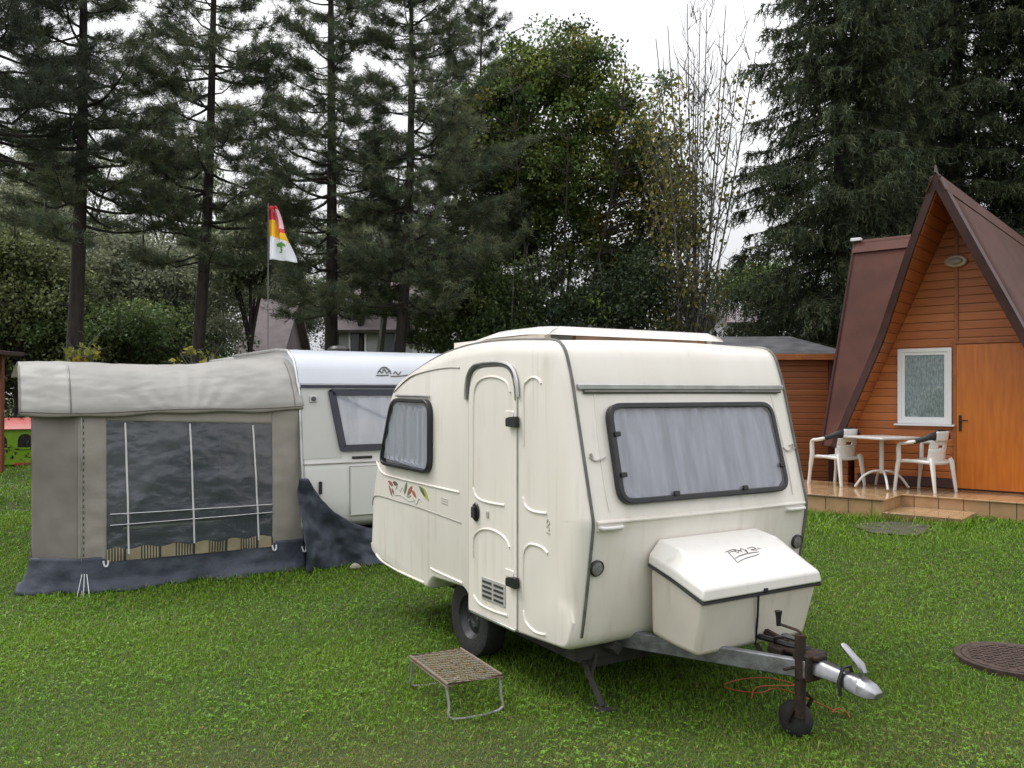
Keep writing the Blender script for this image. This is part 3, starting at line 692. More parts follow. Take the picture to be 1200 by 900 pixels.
mb.add(L, [(0, 2, 3, 1), (2, 4, 5, 3), (0, 6, 8, 2), (2, 8, 10, 4), (1, 3, 9, 7), (3, 5, 11, 9), (4, 10, 11, 5), (0, 1, 7, 6), (6, 7, 9, 8), (8, 9, 11, 10)])
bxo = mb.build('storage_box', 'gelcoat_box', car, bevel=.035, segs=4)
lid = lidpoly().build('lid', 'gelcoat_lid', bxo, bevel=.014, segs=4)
mb = MB(); mb.tube([V(1.40, -.500, .898), V(1.60, -.505, .848), V(1.862, -.500, .756), V(1.862, .500, .756), V(1.60, .505, .848), V(1.40, .5, .898)], .010, 6); mb.build('rubber_shade_strip', 'gasket', bxo)
mb = MB(); mb.box((1.872, .0, .775), (.012, .03, .028)); mb.build('latch', 'black', bxo, bevel=.003)
mb = MB(); mb.tube([V(1.868, -.06, .76), V(1.835, -.03, .62), V(1.77, .02, .425)], .007, 5); mb.build('strap', 'black', bxo)
lv = unit(V(1.585 - 1.80, 0, 1.02 - .880)); LID = (V(1.692, 0, .950), V(0, 1, 0), lv, unit(np.cross(V(0, 1, 0), lv)))
mb = MB()
for pth, ww in (([(-.08, -.01), (-.02, .005), (.06, .015), (.15, .015)], .010), ([(-.09, -.045), (-.0, -.022), (.1, -.01), (.14, .0)], .008), ([(-.09, .04), (-.088, -.0), (-.09, -.045)], .009), ([(-.11, .05), (-.04, .062), (-.02, .05), (-.09, .045)], .009), ([(-.02, .06), (.02, .045), (.03, .062), (.06, .04)], .006),
                ([(-.03, .045), (-.015, .03), (0, .05), (.02, .03)], .007), ([(.05, .05), (.055, .02), (.065, .05)], .008), ([(.08, .055), (.13, .06), (.15, .045), (.1, .04), (.15, .03)], .007), ([(.15, .04), (.19, .042)], .005)):
    mb.ribbon(smooth_path(pth, 4), ww * .62, LID, -.002, .003, True)
mb.build('decal', 'ink', lid, smooth=0)
# --- chassis, drawbar, coupling
mb = MB()
for s_ in (-1, 1):
    a, b = V(.15, s_ * .80, .345), V(1.25, s_ * .62, .375); mb.tube([a, b], .05, 4)
mb.box((.25, 0, .30), (1.7, 1.45, .15)); mb.box((-1.2, 0, .40), (1.1, 1.5, .05)); mb.box((1.10, 0, .34), (.10, 1.74, .08)); mb.box((-1.3, 0, .38), (.06, 1.5, .06))  # deep belly box added to shade the grass beneath; the rest is frame
ch = mb.build('chassis', 'under', car)
for s_ in (-1, 1):
    mb = MB(); a, b = V(1.12, s_ * .56, .405), V(2.22, s_ * .065, .415)
    d = unit(b - a); nrm = V(-d[1], d[0], 0)
    vs_ = []
    for p, hh in ((a, .055), (b, .05)):
        for dy, dz in ((-.025, -hh), (.025, -hh), (.025, hh), (-.025, hh)): vs_.append(p + nrm * dy + V(0, 0, dz))
    mb.add(vs_, [(0, 1, 5, 4), (1, 2, 6, 5), (2, 3, 7, 6), (3, 0, 4, 7), (0, 3, 2, 1), (4, 5, 6, 7)]); mb.build('drawbar', 'galv', car, bevel=.008)
mb = MB(); mb.box((2.10, 0, .475), (.34, .10, .03)); mb.box((2.20, 0, .42), (.09, .17, .15)); mb.box((2.0, .02, .455), (.10, .20, .06)); mb.build('drawbar_head', 'rust', car, bevel=.01)
mb = MB(); mb.tube([V(1.98, -.05, .50), V(2.0, -.07, .535), V(2.06, -.06, .555), V(2.13, -.03, .545), V(2.16, 0, .50)], .011, 6); mb.tube([V(1.75, .05, .47), V(1.9, -.02, .50), V(2.05, -.02, .50), V(2.16, .05, .49)], .018, 6); mb.build('cable', 'black', car)
mb = MB(); mb.tube([V(1.5, .2, .50), V(1.75, .10, .50), V(2.0, .03, .49)], .022, 6); mb.build('brake_rod', 'rust', car)
# coupling: pressed channel ending in a domed ball socket
mb = MB(); st = [(2.20, .052, .375, .475), (2.30, .052, .372, .475), (2.40, .046, .368, .462), (2.46, .05, .352, .455), (2.53, .062, .345, .455), (2.59, .060, .345, .435), (2.63, .035, .35, .405)]
vs_ = []
for x, hw, z0, z1 in st:
    z0 += .012; z1 -= .010; hw *= .86; zc = (z0 + z1) / 2
    vs_ += [(x, -hw * 1.15, z0), (x, -hw, zc + .015), (x, -hw * .55, z1), (x, hw * .55, z1), (x, hw, zc + .015), (x, hw * 1.15, z0)]
mb.add(vs_, [(i * 6 + j, i * 6 + (j + 1) % 6, (i + 1) * 6 + (j + 1) % 6, (i + 1) * 6 + j) for i in range(len(st) - 1) for j in range(6)] + [(0, 1, 2, 3, 4, 5), tuple(range(36, 42))])
cp = mb.build('coupling', 'zinc', car, bevel=.006)
mb = MB(); mb.tube([V(2.52, 0, .43), V(2.535, 0, .475), V(2.515, 0, .51), V(2.475, 0, .54), V(2.42, 0, .58), V(2.405, 0, .592)], [.02, .022, .026, .021, .021, .014], 8, flat=.75); mb.build('lever', 'zinc', cp)
mb = MB(); mb.tube([V(2.435, -.055, .33), V(2.425, -.06, .40), V(2.43, -.03, .475), V(2.43, .03, .475), V(2.425, .06, .40)], .010, 6); mb.build('strap', 'black', cp)
# jockey wheel
mb = MB(); mb.tube([V(2.185, -.075, .14), V(2.185, -.075, .60)], .030, 14); mb.lathe([(.038, 0), (.038, .13)], (2.185, -.075, .36), (0, 0, 1), 14); jw = mb.build('jockey_wheel', 'rust', car)
mb = MB(); mb.lathe([(0, -.05), (.055, -.05), (.075, -.045), (.098, -.03), (.102, 0), (.098, .03), (.075, .045), (.055, .05), (0, .05)], (2.115, -.03, .102), (0, 1, 0), 26); mb.build('tyre', 'tyre', jw)
mb = MB()
for y in (-.095, .035): mb.tube([V(2.185, y * .5 - .04, .26), V(2.175, y, .22), V(2.115, y, .102)], .012, 6)
mb.tube([V(2.115, -.10, .102), V(2.115, .045, .102)], .012, 8); mb.build('fork', 'rust', jw)
mb = MB(); mb.tube([V(2.185, -.075, .595), V(2.185, -.075, .612), V(2.165, -.075, .62), V(2.07, -.105, .635), V(2.06, -.108, .64)], .008, 6); mb.build('crank', 'rust', jw)
mb = MB(); mb.lathe([(0, 0), (.013, 0), (.015, .05), (.020, .075), (.022, .085), (0, .09)], (2.06, -.108, .625), (0, 0, 1), 12); mb.build('crank_handle', 'black', jw)
mb = MB(); mb.tube([V(2.17, -.10, .42), V(2.17, -.19, .42)], .009, 6); mb.build('clamp_knob', 'rust', jw)
# wheels
def tyre_profile(): return [(.16, -.075), (.20, -.082), (.25, -.086), (.280, -.078), (.290, -.055), (.291, 0), (.290, .055), (.280, .078), (.25, .086), (.20, .082), (.16, .075)]
for s_ in (-1, 1):
    wc = V(-.15, s_ * .825, .288)
    wh = bpy.data.objects.new('wheel', None); COL.objects.link(wh); wh.parent = car
    mb = MB(); mb.lathe(tyre_profile(), wc, (0, 1, 0), 40, caps=False); mb.build('tyre', 'tyre', wh)
    mb = MB(); ax = V(0, s_, 0); mb.lathe([(0, .02), (.05, .022), (.06, .038), (.085, .04), (.10, .03), (.13, .025), (.152, .045), (.168, .072), (.172, .07), (.165, .0), (.16, -.06), (0, -.06)], wc, ax, 32); mb.build('rim', 'rim', wh)
    for q in range(5):
        t = q * math.pi * .4; mb = MB(); mb.lathe([(0, .038), (.012, .038), (.011, .050), (0, .052)], wc + V(.070 * math.cos(t), 0, .070 * math.sin(t)), ax, 8); mb.build('wheel_nut', 'galv', wh)
mb = MB(); mb.tube([V(-.15, -.8, .29), V(-.15, .8, .29)], .035, 8); mb.build('axle', 'under', car)
mb = MB(); mb.box((-.48, .55, .28), (.02, .34, .34)); mb.box((-.48, -.62, .30), (.02, .3, .28)); mb.build('mud_flap', 'under', car)
# corner steadies
for x0, x1, y in ((.98, 1.24, -.73), (.98, 1.24, .73), (-1.35, -1.6, .73)):
    mb = MB(); sgx = 1 if x1 > x0 else -1
    mb.tube([V(x0, y, .33), V(x1, y, .03)], .024, 4); mb.tube([V(x1 - sgx * .06, y, .33), V(x0 + sgx * .14, y, .16)], .012, 4)
    st_ = mb.build('steady_leg', 'under', car)
    mb = MB(); mb.box((x1, y, .016), (.12, .10, .022)); mb.build('foot_plate', 'under', st_, bevel=.004)

# ================================================================== folding step, cord, stone, manhole
def build_step():
    A = V(-.65, 5.58); B = V(-.35, 5.77); C_ = V(-.07, 5.24); D = V(-.38, 5.04)
    c = (A + B + C_ + D) / 4; ang = math.atan2(*(C_ - B)[::-1])
    t = thing('folding_step', 'low mesh-topped folding step standing on the grass below the caravan door', 'step', (c[0], c[1], float(gz(*c))), ang)
    hl, hw, H = .31, .18, .215
    mb = MB(); mb.tube([V(-hl, -hw, H), V(hl, -hw, H), V(hl, hw, H), V(-hl, hw, H)], .011, 8, closed=True)
    mb.tube([V(-hl, -hw, H - .02), V(hl, -hw, H - .02)], .008, 6); mb.tube([V(-hl, hw, H - .02), V(hl, hw, H - .02)], .008, 6)
    mb.build('frame', 'mesh_wire', t)
    mb = MB()
    nx, ny = 14, 7   # expanded-metal diamonds
    for i in range(-ny, nx + 1):
        for sg in (1, -1):
            pts = []
            for q in range(2 * ny + 1):
                yy = -hw + 2 * hw * q / (2 * ny); xx = -hl + (2 * hl) * (i + sg * q * .5 + (0 if sg > 0 else ny)) / nx
                if -hl <= xx <= hl: pts.append(V(xx, yy, H))
            if len(pts) > 1: mb.tube([pts[0], pts[-1]], .0038, 4)
    mb.build('mesh_tread', 'mesh_wire', t)
    mb = MB(); rnd = random.Random(4)
    for q in range(95):
        x, y = rnd.gauss(0, .15), rnd.gauss(.0, .09)
        if abs(x) < hl - .02 and abs(y) < hw - .02:
            r_ = rnd.uniform(.005, .014); mb.lathe([(0, -r_ * .4), (r_, -r_ * .2), (r_ * .8, r_ * .4), (0, r_ * .6)], (x, y, H + .001), (rnd.uniform(-.3, .3), rnd.uniform(-.3, .3), 1), 6)
    mb.build('mud', 'mud', t)['kind'] = 'stuff'
    for sx in (-1, 1):
        mb = MB(); x = sx * (hl - .03); x2 = sx * (hl + .01)
        mb.tube(smooth_path([V(x, -hw, H - .01), V(x2 * .95, -hw * .96, .10), V(x2, -hw * .85, .012), V(x2, hw * .85, .012), V(x2 * .95, hw * .96, .10), V(x, hw, H - .01)], 4), .0085, 8)
        mb.build('leg', 'greytube', t)
build_step()
def cord(pts, label, grp=None):
    mb = MB(); mb.tube([V(x, y, float(gz(x, y)) + z) for x, y, z in [(q[0], q[1], q[2] * .6) for q in smooth_path(pts, 6)]], .0042, 6)
    tag(mb.build('cord', 'orange', smooth=80), label, 'cord', grp)
cord([(1.98, 5.10, .04), (1.80, 5.32, .10), (1.70, 5.5, .07), (1.58, 5.45, .055), (1.42, 5.50, .06), (1.40, 5.62, .05), (1.55, 5.72, .05), (1.72, 5.72, .06), (1.85, 5.6, .05), (1.60, 5.55, .06), (1.5, 5.35, .05)], 'tangled orange cord lying in the grass under the drawbar')
cord([(1.92, 5.12, .05), (1.97, 5.16, .07), (2.01, 5.12, .05), (2.0, 5.05, .04)], 'short loose orange cord end on the grass beside the jockey wheel')
mb = MB(); mb.lathe([(0, 0), (.05, .01), (.062, .03), (.05, .055), (.02, .07), (0, .072)], (-1.72, 9.35, .01), (0, 0, 1), 9)
rr = random.Random(3)
mb.v = [(x + rr.uniform(-.012, .012), y + rr.uniform(-.012, .012), z) for x, y, z in mb.v]
tag(mb.build('stone', 'stone', smooth=30), 'small pale stone on the grass by the navy awning skirt', 'stone')
mc = V(3.62, 6.12, float(gz(3.62, 6.12)) + .035)
mh = thing('manhole_cover', 'rusty brown round manhole cover set in the lawn', 'manhole cover', mc, .4)
mb = MB(); mb.lathe([(0, -.06), (.40, -.06), (.40, 0), (.36, .0), (.36, -.008), (0, -.008)], (0, 0, 0), (0, 0, 1), 48); mb.build('rim', 'iron', mh)
mb = MB(); mb.lathe([(0, -.02), (.352, -.02), (.352, .002), (0, .002)], (0, 0, 0), (0, 0, 1), 48)
for i in range(-7, 8):
    for j in range(-7, 8):
        x, y = i * .046, j * .046
        if x * x + y * y < .32 ** 2: mb.box((x, y, .005), (.034, .014, .008), Matrix.Rotation(R(45) if (i + j) % 2 else R(-45), 3, 'Z'))
mb.build('lid', 'iron', mh, smooth=30)

# ================================================================== second caravan behind, and its awning
AO = (-2.31, 9.42, 0.0)
cv = thing('caravan', 'larger white caravan behind, with blue-framed window and the awning on its side', 'caravan', AO, YAW)
prof = [(-.02, .42), (.09, .50), (.115, .70), (.105, 1.12), (.085, 1.18), (0.0, 1.98), (-.06, 2.05), (-.12, 2.2), (-.22, 2.33), (-.45, 2.43), (-.9, 2.46), (-4.6, 2.46), (-4.9, 2.3), (-5.0, 1.9), (-5.0, .5), (-4.9, .42)]
prof = rpoly(prof, .05, 3)
def slab(y0, y1, pr): 
    m_ = MB(); k = len(pr); vs_ = [(p[0], y0, p[1]) for p in pr] + [(p[0], y1, p[1]) for p in pr]
    m_.add(vs_, [(i, (i + 1) % k, k + (i + 1) % k, k + i) for i in range(k)] + [tuple(range(k)), tuple(range(k, 2 * k))]); return m_
slab(-.02, 2.10, prof).build('body', 'whitepaint', cv, bevel=.02, smooth=35)
def front2(z): return float(np.interp(z, [.5, .7, 1.12, 1.18, 1.98, 2.05, 2.2, 2.33], [.09, .115, .105, .085, 0, -.06, -.12, -.22]))
f2v = unit(V(0 - .085, 0, .80)); FR2 = (V(.085, 0, 1.18), V(0, 1, 0), f2v, unit(np.cross(V(0, 1, 0), f2v)))
def p2(y, z): return (y, (z - 1.18) / f2v[2])
mb = MB(); pts = [(front2(z) + .006, z) for z in (2.06, 2.10, 2.2, 2.33)]; pts = [(-.05, 2.06)] + [(-.06 + .012, 2.05)] + [(-.115 + .012, 2.2), (-.21 + .01, 2.335), (-.44, 2.437), (-.6, 2.45), (-.6, 2.40), (-.3, 2.2)]
slab(-.026, 2.106, pts).build('front_cap', 'silver', cv, smooth=50)
mb = MB(); mb.box((.008, 1.04, 2.018), (.03, 2.13, .04)); mb.build('trim_strip', 'navyframe', cv, bevel=.005)
mb = MB(); mb.plate([p2(-.02, 1.22), p2(.42, 1.22), p2(.32, 1.98), p2(-.02, 1.98)], FR2, -.004, .006); mb.build('side_panel', 'greywhite', cv, smooth=0)
mb = MB(); mb.box((.097, 1.04, 1.165), (.03, 2.12, .014)); mb.build('trim_strip', 'alu', cv, bevel=.003)
wo2 = rpoly([p2(.28, 1.985), p2(1.80, 1.985), p2(1.70, 1.285), p2(.40, 1.285)], .05, 4)
w2 = window(FR2, wo2, border=.075, folds=6, seed=9, parent=cv, fm='navyframe', depth=.044, cm='curtain_pale')
mb = MB(); mb.box((.085, .66, 1.215), (.03, .24, .03)); mb.build('handle', 'black', cv, bevel=.008)
mb = MB(); mb.box((.112, 1.2, .85), (.012, 1.38, .56)); lk = mb.build('front_locker', 'whitepaint', cv, bevel=.012)
mb = MB(); mb.tube([V(.119, .50, .57), V(.115, .50, 1.12), V(.115, 1.9, 1.12), V(.119, 1.9, .57)], .006, 6, closed=True); mb.build('locker_seal', 'groove', lk)
mb = MB(); mb.box((.125, .16, .90), (.02, .035, .14)); mb.build('latch', 'black', cv, bevel=.005)
mb = MB(); mb.box((.02, .11, 1.88), (.04, .085, .075)); ml = mb.build('marker_light', 'greywhite', cv, bevel=.01)
mb = MB(); mb.lathe([(0, 0), (.028, 0), (.026, .012), (0, .016)], (.04, .11, 1.88), (1, 0, .05), 14); mb.build('lens', 'darkglass', ml)
CAP = (V(-.075, 0, 2.11), V(0, 1, 0), unit(V(-.075, 0, .21)), unit(V(.21, 0, .075)))
mb = MB()
for pth in ([(.90, .04), (.98, .04), (1.06, .045)], [(.92, .065), (.95, .10), (.98, .07), (1.01, .12), (1.04, .07), (1.07, .10), (1.09, .06)], [(1.08, .03), (1.2, .035), (1.30, .05)], [(1.12, .06), (1.15, .09), (1.18, .055), (1.22, .09)], [(.93, .075), (.98, .135), (1.04, .14), (1.09, .09)]):
    mb.ribbon(smooth_path(pth, 4), .012, CAP, -.002, .012)
mb.build('decal', 'ink', cv, smooth=0)
mb = MB(); mb.box((-2.5, -.012, .25), (4.8, .012, .52)); mb.build('side_skirt', 'navy', cv, smooth=0)
mb = MB(); mb.lathe([(0, 0), (.14, 0), (.14, .05), (.10, .085), (0, .09)], (-1.2, .85, 2.455), (0, 0, 1), 20); mb.build('roof_vent', 'gasket', cv)
mb = MB(); mb.lathe([(0, 0), (.28, 0), (.26, .05), (.2, .07), (0, .075)], (-2.2, .55, 2.455), (0, 0, 1), 4); mb.build('roof_vent', 'whitepaint', cv, bevel=.02)
mb = MB(); mb.tube([V(front2(z) - .01, -.035, z) for z in (.62, .8, 1.12, 1.2, 1.6, 1.98, 2.06, 2.2, 2.31)] + [V(-.45, -.035, 2.43), V(-.9, -.035, 2.46), V(-3, -.035, 2.46)], .018, 8); mb.build('awning_rail', 'alu', cv)
mb = MB(); mb.box((-2.8, 1.05, .40), (4.6, 1.5, .1)); mb.build('chassis', 'under', cv)
for s_ in (.1, 2.0):
    mb = MB(); mb.lathe(tyre_profile(), (-2.6, s_, .30), (0, 1, 0), 28, caps=True); mb.build('wheel', 'tyre', cv)

# awning: local x = towards the camera (F), y = along its end wall towards the caravan (E)
aw = thing('awning', 'beige caravan awning with a wide clear window, navy skirt and sagging roof', 'awning', AO, YAW)
BX, CX, CYA = -2.22, -.30, -2.60
def zt(y): return 1.85 + .045 * y / 2.2          # wall top under the valance
def wr(u, v, s=1.0, seed=0.0): return s * (.016 * fbm(u * 2.0, v * 3.2, seed) + .007 * fbm(u * 6, v * 8, seed + 5))
def wallx(y, z):  # end wall leans out a little at the foot and bellies between the poles
    return .02 - .012 * z + .045 * math.sin(math.pi * max(0, min(1, -y / 2.22))) * math.sin(math.pi * max(0, min(1, z / 1.85))) + wr(y, z)
def wall_strip(y0, y1, z0, z1, nu, nv, name, m, off=0.0, par=aw):
    mb_ = MB()
    def fn(s, t):
        y = y0 + (y1 - y0) * s; za = z0 if np.isscalar(z0) else z0[0] + (z0[1] - z0[0]) * s
        zb = z1 if np.isscalar(z1) else z1[0] + (z1[1] - z1[0]) * s
        z = za + (zb - za) * t; return V(wallx(y, z) + off, y, z)
    mb_.grid(fn, nu, nv); return mb_, name, m
WL, WR, WB, WT = -1.97, -.345, (.305, .325), (1.675, 1.61)
mb = MB()
for args in ((-2.22, WL, .30, 1.86, 8, 40), (WR, 0.02, .30, 1.90, 10, 40), (WL, WR, .285, WB, 40, 3), (WL, WR, WT, (1.86, 1.89), 40, 8)):
    m_, _, _ = wall_strip(*args, 'w', 'canvas'); mb.add(m_.v, m_.f)
ew = mb.build('end_wall', 'canvas', aw, smooth=80, solid=.003)
m_, _, _ = wall_strip(WL - .01, WR + .01, (WB[0] - .01, WB[1] - .01), (WT[0] + .01, WT[1] + .01), 60, 50, 'w', 'pvc', -.006); pn = m_.build('clear_window', 'pvc', aw, smooth=80)
mb = MB()
def on(y, z, d=.006): return V(wallx(y, z) + d, y, z)
for a, b in (((-1.80, 1.65), (-1.77, .35)), ((-1.19, 1.63), (-1.15, .36)), ((-.55, 1.60), (-.49, .37)), ((-1.94, .755), (-.35, .745)), ((-1.94, .645), (-.35, .66))):
    pts = [on(a[0] + (b[0] - a[0]) * t, a[1] + (b[1] - a[1]) * t) for t in np.linspace(0, 1, 16)]; mb.tube(pts, .0085, 4, flat=.5)
mb.build('window_tape', 'tape', pn)
# striped inner curtain just behind the foot of the window
mb = MB(); n_ = 120
mb.grid(lambda a, t: V(wallx(WL + (WR - WL) * a, .29 + .12 * t) + .007 + .003 * math.sin(a * 90), WL + (WR - WL) * a, .29 + (.12 + .012 * math.sin(a * 36)) * t), n_ * 2, 3)
for j in range(3):
    for q in range(n_ * 2):
        b_ = q // 2; mb.mi[j * n_ * 2 + q] = 1 if ((b_ // 12) % 2 == 0 and b_ % 2 == 1) or (b_ % 24 in (12, 23)) else 0
mb.build('striped_curtain', ['stripe_gold', 'stripe_dark'], aw, smooth=80)
# the inside: pale curtain bunch behind the window and the far side wall
mb = MB(); mb.grid(lambda s, t: V(-.22 - .25 * s + .03 * math.sin(16 * s), -2.1 + 1.25 * s * (1 - .75 * (1 - t)), .5 + 1.4 * t), 40, 8); mb.build('inner_curtain', 'canvas', aw, smooth=80, solid=.003)
# corner panel and long front
def side_pt(s, z):
    A_ = V(wallx(BX, z), BX); C_ = V(CX, CYA); return A_ + (C_ - A_) * s
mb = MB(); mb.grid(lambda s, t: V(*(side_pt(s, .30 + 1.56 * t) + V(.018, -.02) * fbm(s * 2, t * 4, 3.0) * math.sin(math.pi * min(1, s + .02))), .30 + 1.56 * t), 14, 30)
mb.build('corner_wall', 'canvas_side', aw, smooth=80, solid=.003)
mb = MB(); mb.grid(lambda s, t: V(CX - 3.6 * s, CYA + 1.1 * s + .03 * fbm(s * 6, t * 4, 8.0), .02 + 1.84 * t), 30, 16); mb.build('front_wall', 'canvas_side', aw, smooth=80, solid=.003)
mb = MB(); mb.box((-2.0, -1.05, .02), (3.6, 2.0, .02)); mb.build('groundsheet', 'navy', aw, smooth=0)
mb = MB(); mb.grid(lambda s, t: V(-3.9, CYA + 1.15 + 1.45 * s, .05 + 2.2 * t), 6, 6); mb.build('back_wall', 'canvas_side', aw, smooth=80, solid=.003)
# zip seam near the corner, with the buttons running down it
mb = MB()
for z in np.linspace(.36, 1.72, 24): mb.tube([on(-2.17, z, .004), on(-2.17, z + .028, .004)], .0055, 4)
mb.build('zip', 'ink', aw)
mb = MB(); mb.tube([on(-2.19, z, .010) for z in np.linspace(0.02, 1.8, 20)], .004, 5); mb.build('pole', 'alu', aw)
# roof: curved hood from the valance up to the ridge and back
HP = [(.055, 1.80), (.045, 1.85), (-.04, 1.98), (-.15, 2.11), (-.28, 2.22), (-.46, 2.29), (-.75, 2.32), (-1.6, 2.30), (-2.8, 2.26), (-3.9, 2.2)]
HP = smooth_path(HP, 5)
def hood(s, t):
    y = -2.70 + 2.69 * s; i = t * (len(HP) - 1); a = int(min(i, len(HP) - 2)); p = HP[a] + (HP[a + 1] - HP[a]) * (i - a)
    lift = .045 * (y / 2.7)            # lower to the left
    rise = .03 * ss(.55, .85, s) * min(1, t * 3)
    sag = -.045 * math.sin(math.pi * s) ** 2 * ss(.18, .55, t)
    rad = 0.0                          # tension folds fanning from the middle of the valance
    th_ = math.atan2(p[1] - 1.55, (y + 1.25))
    edge = min(1, t * 6)
    rad = .008 * edge * math.sin(22 * th_ + 2 * fbm(y, p[1], 1.0)) * math.exp(-((y + 1.25) / .9) ** 2) * math.exp(-t * 3)
    nx = (.009 * fbm(y * 1.6, p[1] * 6, 7.0) + .005 * fbm(y * 5, p[1] * 14, 3.0)) * edge
    dipv = (-.02 * math.sin(math.pi * s) - .012 * math.sin(9 * s)) * (1 - edge)
    xl = -.34 * ss(-2.25, -2.72, y)    # the end wraps round the corner
    if y > -2.22: xl = 0
    return V(p[0] + nx + rad + xl, y, p[1] + lift + rise + sag + rad * .7 + nx + dipv)
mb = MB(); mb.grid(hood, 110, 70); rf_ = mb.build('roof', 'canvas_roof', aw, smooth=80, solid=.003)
for s_ in (.155, .965):
    mb = MB(); mb.tube([hood(s_, t) + V(.004, 0, .004) for t in np.linspace(0.0, .5, 26)], .007, 5); mb.build('roof_seam', 'seam' if s_ < .5 else 'canvas_side', rf_)
mb = MB(); mb.tube([hood(s, .0) + V(.006, 0, .012) for s in np.linspace(0, 1, 60)], .006, 5); mb.tube([hood(0.0, t) for t in np.linspace(0, .5, 26)], .010, 6); mb.build('roof_hem', 'canvas_side', rf_)
mb = MB(); mb.grid(lambda s, t: hood(s, 0) * (1 - t) + t * V(hood(s, 0)[0] + .005 - .02 * t, hood(s, 0)[1], hood(s, 0)[2] - .03 - .008 * math.sin(s * 25)), 80, 3); mb.build('valance', 'canvas', aw, smooth=80, solid=.003)
# navy skirt round the foot
def skirt_line(s):
    pts = [V(-3.8, CYA + 1.05), V(CX, CYA), V(0, BX), V(.0, 0.02)]
    L = [np.linalg.norm(pts[i + 1] - pts[i]) for i in range(3)]; d = s * sum(L)
    for i in range(3):
        if d <= L[i] or i == 2: 
            q = pts[i] + (pts[i + 1] - pts[i]) * min(1, d / L[i]); t = unit(pts[i + 1] - pts[i]); return q, V(t[1], -t[0]), d
        d -= L[i]
def skirt(s, t):
    q, nrm, d = skirt_line(s)
    nrm = unit(nrm) if s < .99 else nrm
    q0, n0, _ = skirt_line(max(0, s - .015)); q1, n1, _ = skirt_line(min(1, s + .015)); nn = unit(n0 + n1)
    if nn @ V(1, -.3) < 0: nn = -nn
    z = .345 * (1 - t) + .012 * t
    out = .026 + .055 * t ** 2 + .07 * max(0, t - .7) / .3 * (.6 + .6 * fbm(s * 9, 1.0, 2.0)) + .05 * t * fbm(s * 16, t * 1.5, 4.0) + .018 * fbm(s * 42, t * 3, 6.0) * t
    if s < .62: out += .07 * t * t
    zz = z + .015 * t * fbm(s * 20, 0, 9.0)
    bx = .015 * math.sin(0) 
    return V(q[0] + nn[0] * out, q[1] + nn[1] * out, max(.008, zz))
mb = MB(); mb.grid(skirt, 190, 10); mb.build('skirt', 'navy', aw, smooth=80, solid=.003)
# draught skirt swept along the front of the caravan
def topz(y): return float(np.interp(y, [0, .06, .15, .3, .5, .7, .9, 1.3, 2.0], [1.02, .92, .78, .63, .50, .42, .37, .33, .30]))
def dskirt(s, t):
    y = -.10 + 2.0 * s ** 1.2; z1 = topz(y); z = z1 * (1 - t) + .012 * t
    dirx = .07 + .10 * t + .06 * math.sin(6 * y + 3 * t) * t + .05 * math.sin(17 * y - 4 * t + 1.5) * t * (1 - .3 * t) + .04 * fbm(y * 3, t * 2, 5.0) * t
    fold = (.05 * math.sin(9 * (y * .9 + z * .8) + 2 * fbm(y * 2, z * 2, 3.0)) + .03 * fbm(y * 7, z * 5, 1.0)) * math.exp(-y * .7)
    return V(dirx + front2(max(.5, z)) - .03 + fold, y + .05 * t, z)
mb = MB(); mb.grid(dskirt, 80, 30); mb.build('draught_skirt', 'navy', aw, smooth=80, solid=.003)
for y in (-1.98, -.33, .0):
    mb = MB(); z0 = .305 if y < -.1 else .26
    mb.tube(smooth_path([on(y - .02, z0, .02), on(y - .01, z0 - .05, .035), on(y + .015, z0 - .05, .035), on(y + .025, z0, .02)], 4), .009, 6); mb.build('peg_loop', 'tape', aw)
mb = MB()
for q in range(3): mb.tube([V(.07 + .01 * q, -2.19 + .02 * q, .20), V(.16 + .05 * q, -2.19 + .05 * (q - 1), .0)], .004, 5)
mb.build('guy_strap', 'tape', aw)
for x, y in ((.20, -2.20), (.22, -.02)):
    mb = MB(); mb.tube([V(x, y, -.05), V(x - .02, y, .06), V(x - .035, y, .06)], .006, 6); mb.build('tent_peg', 'alu', aw)

# ================================================================== flag behind the awning
FY = 11.2; FX = (314 - 600) / 1000 * FY
fp = thing('flagpole', 'thin pole with a limp red, yellow and white flag behind the awning', 'flagpole', (FX, FY, float(gz(FX, FY))), 0)
ftop = 1.95 + .222 * FY - float(gz(FX, FY))
mb = MB(); mb.tube([V(0, 0, 0), V(.0, 0, ftop * .6), V(.005, 0, ftop)], [.011, .009, .006], 8); mb.build('pole', 'polegrey', fp)
def flagc(s, t):   # t: 0 top .. 1 bottom along the hoist
    wd = (.10 + .26 * t ** 1.1); z = ftop - .04 - t * (.70 + .0 * s) - .03 * s * t
    x = .012 + s * wd; y = .07 * math.sin(6 * s * t + 3 * t) * s + .045 * math.sin(13 * s + 2 * t)
    return V(x, y, z)
mb = MB(); nu, nv = 16, 36
mb.grid(flagc, nu, nv)
for j in range(nv):
    for i in range(nu):
        s, t = (i + .5) / nu, (j + .5) / nv
        c_ = 2
        if t < .26: c_ = 0
        elif t < .60 + .12 * (s - .5): c_ = 1
        if s > .45 and .06 < t < .46 and s - .45 > .3 * (t - .06) : c_ = 3
        if s > .55 and .42 < t < .5: c_ = 0
        if c_ == 2 and .35 < s < .85 and ((s - .6) / .24) ** 2 + ((t - .72) / .05) ** 2 < 1: c_ = 4
        if c_ == 2 and abs(s - .6 - .1 * math.sin(20 * t)) < .06 and .76 < t < .86: c_ = 4
        mb.mi[j * nu + i] = c_
mb.build('flag', ['flagred', 'flagyel', 'flagwhite', 'flagpink', 'flaggreen'], fp, smooth=80, solid=.002)

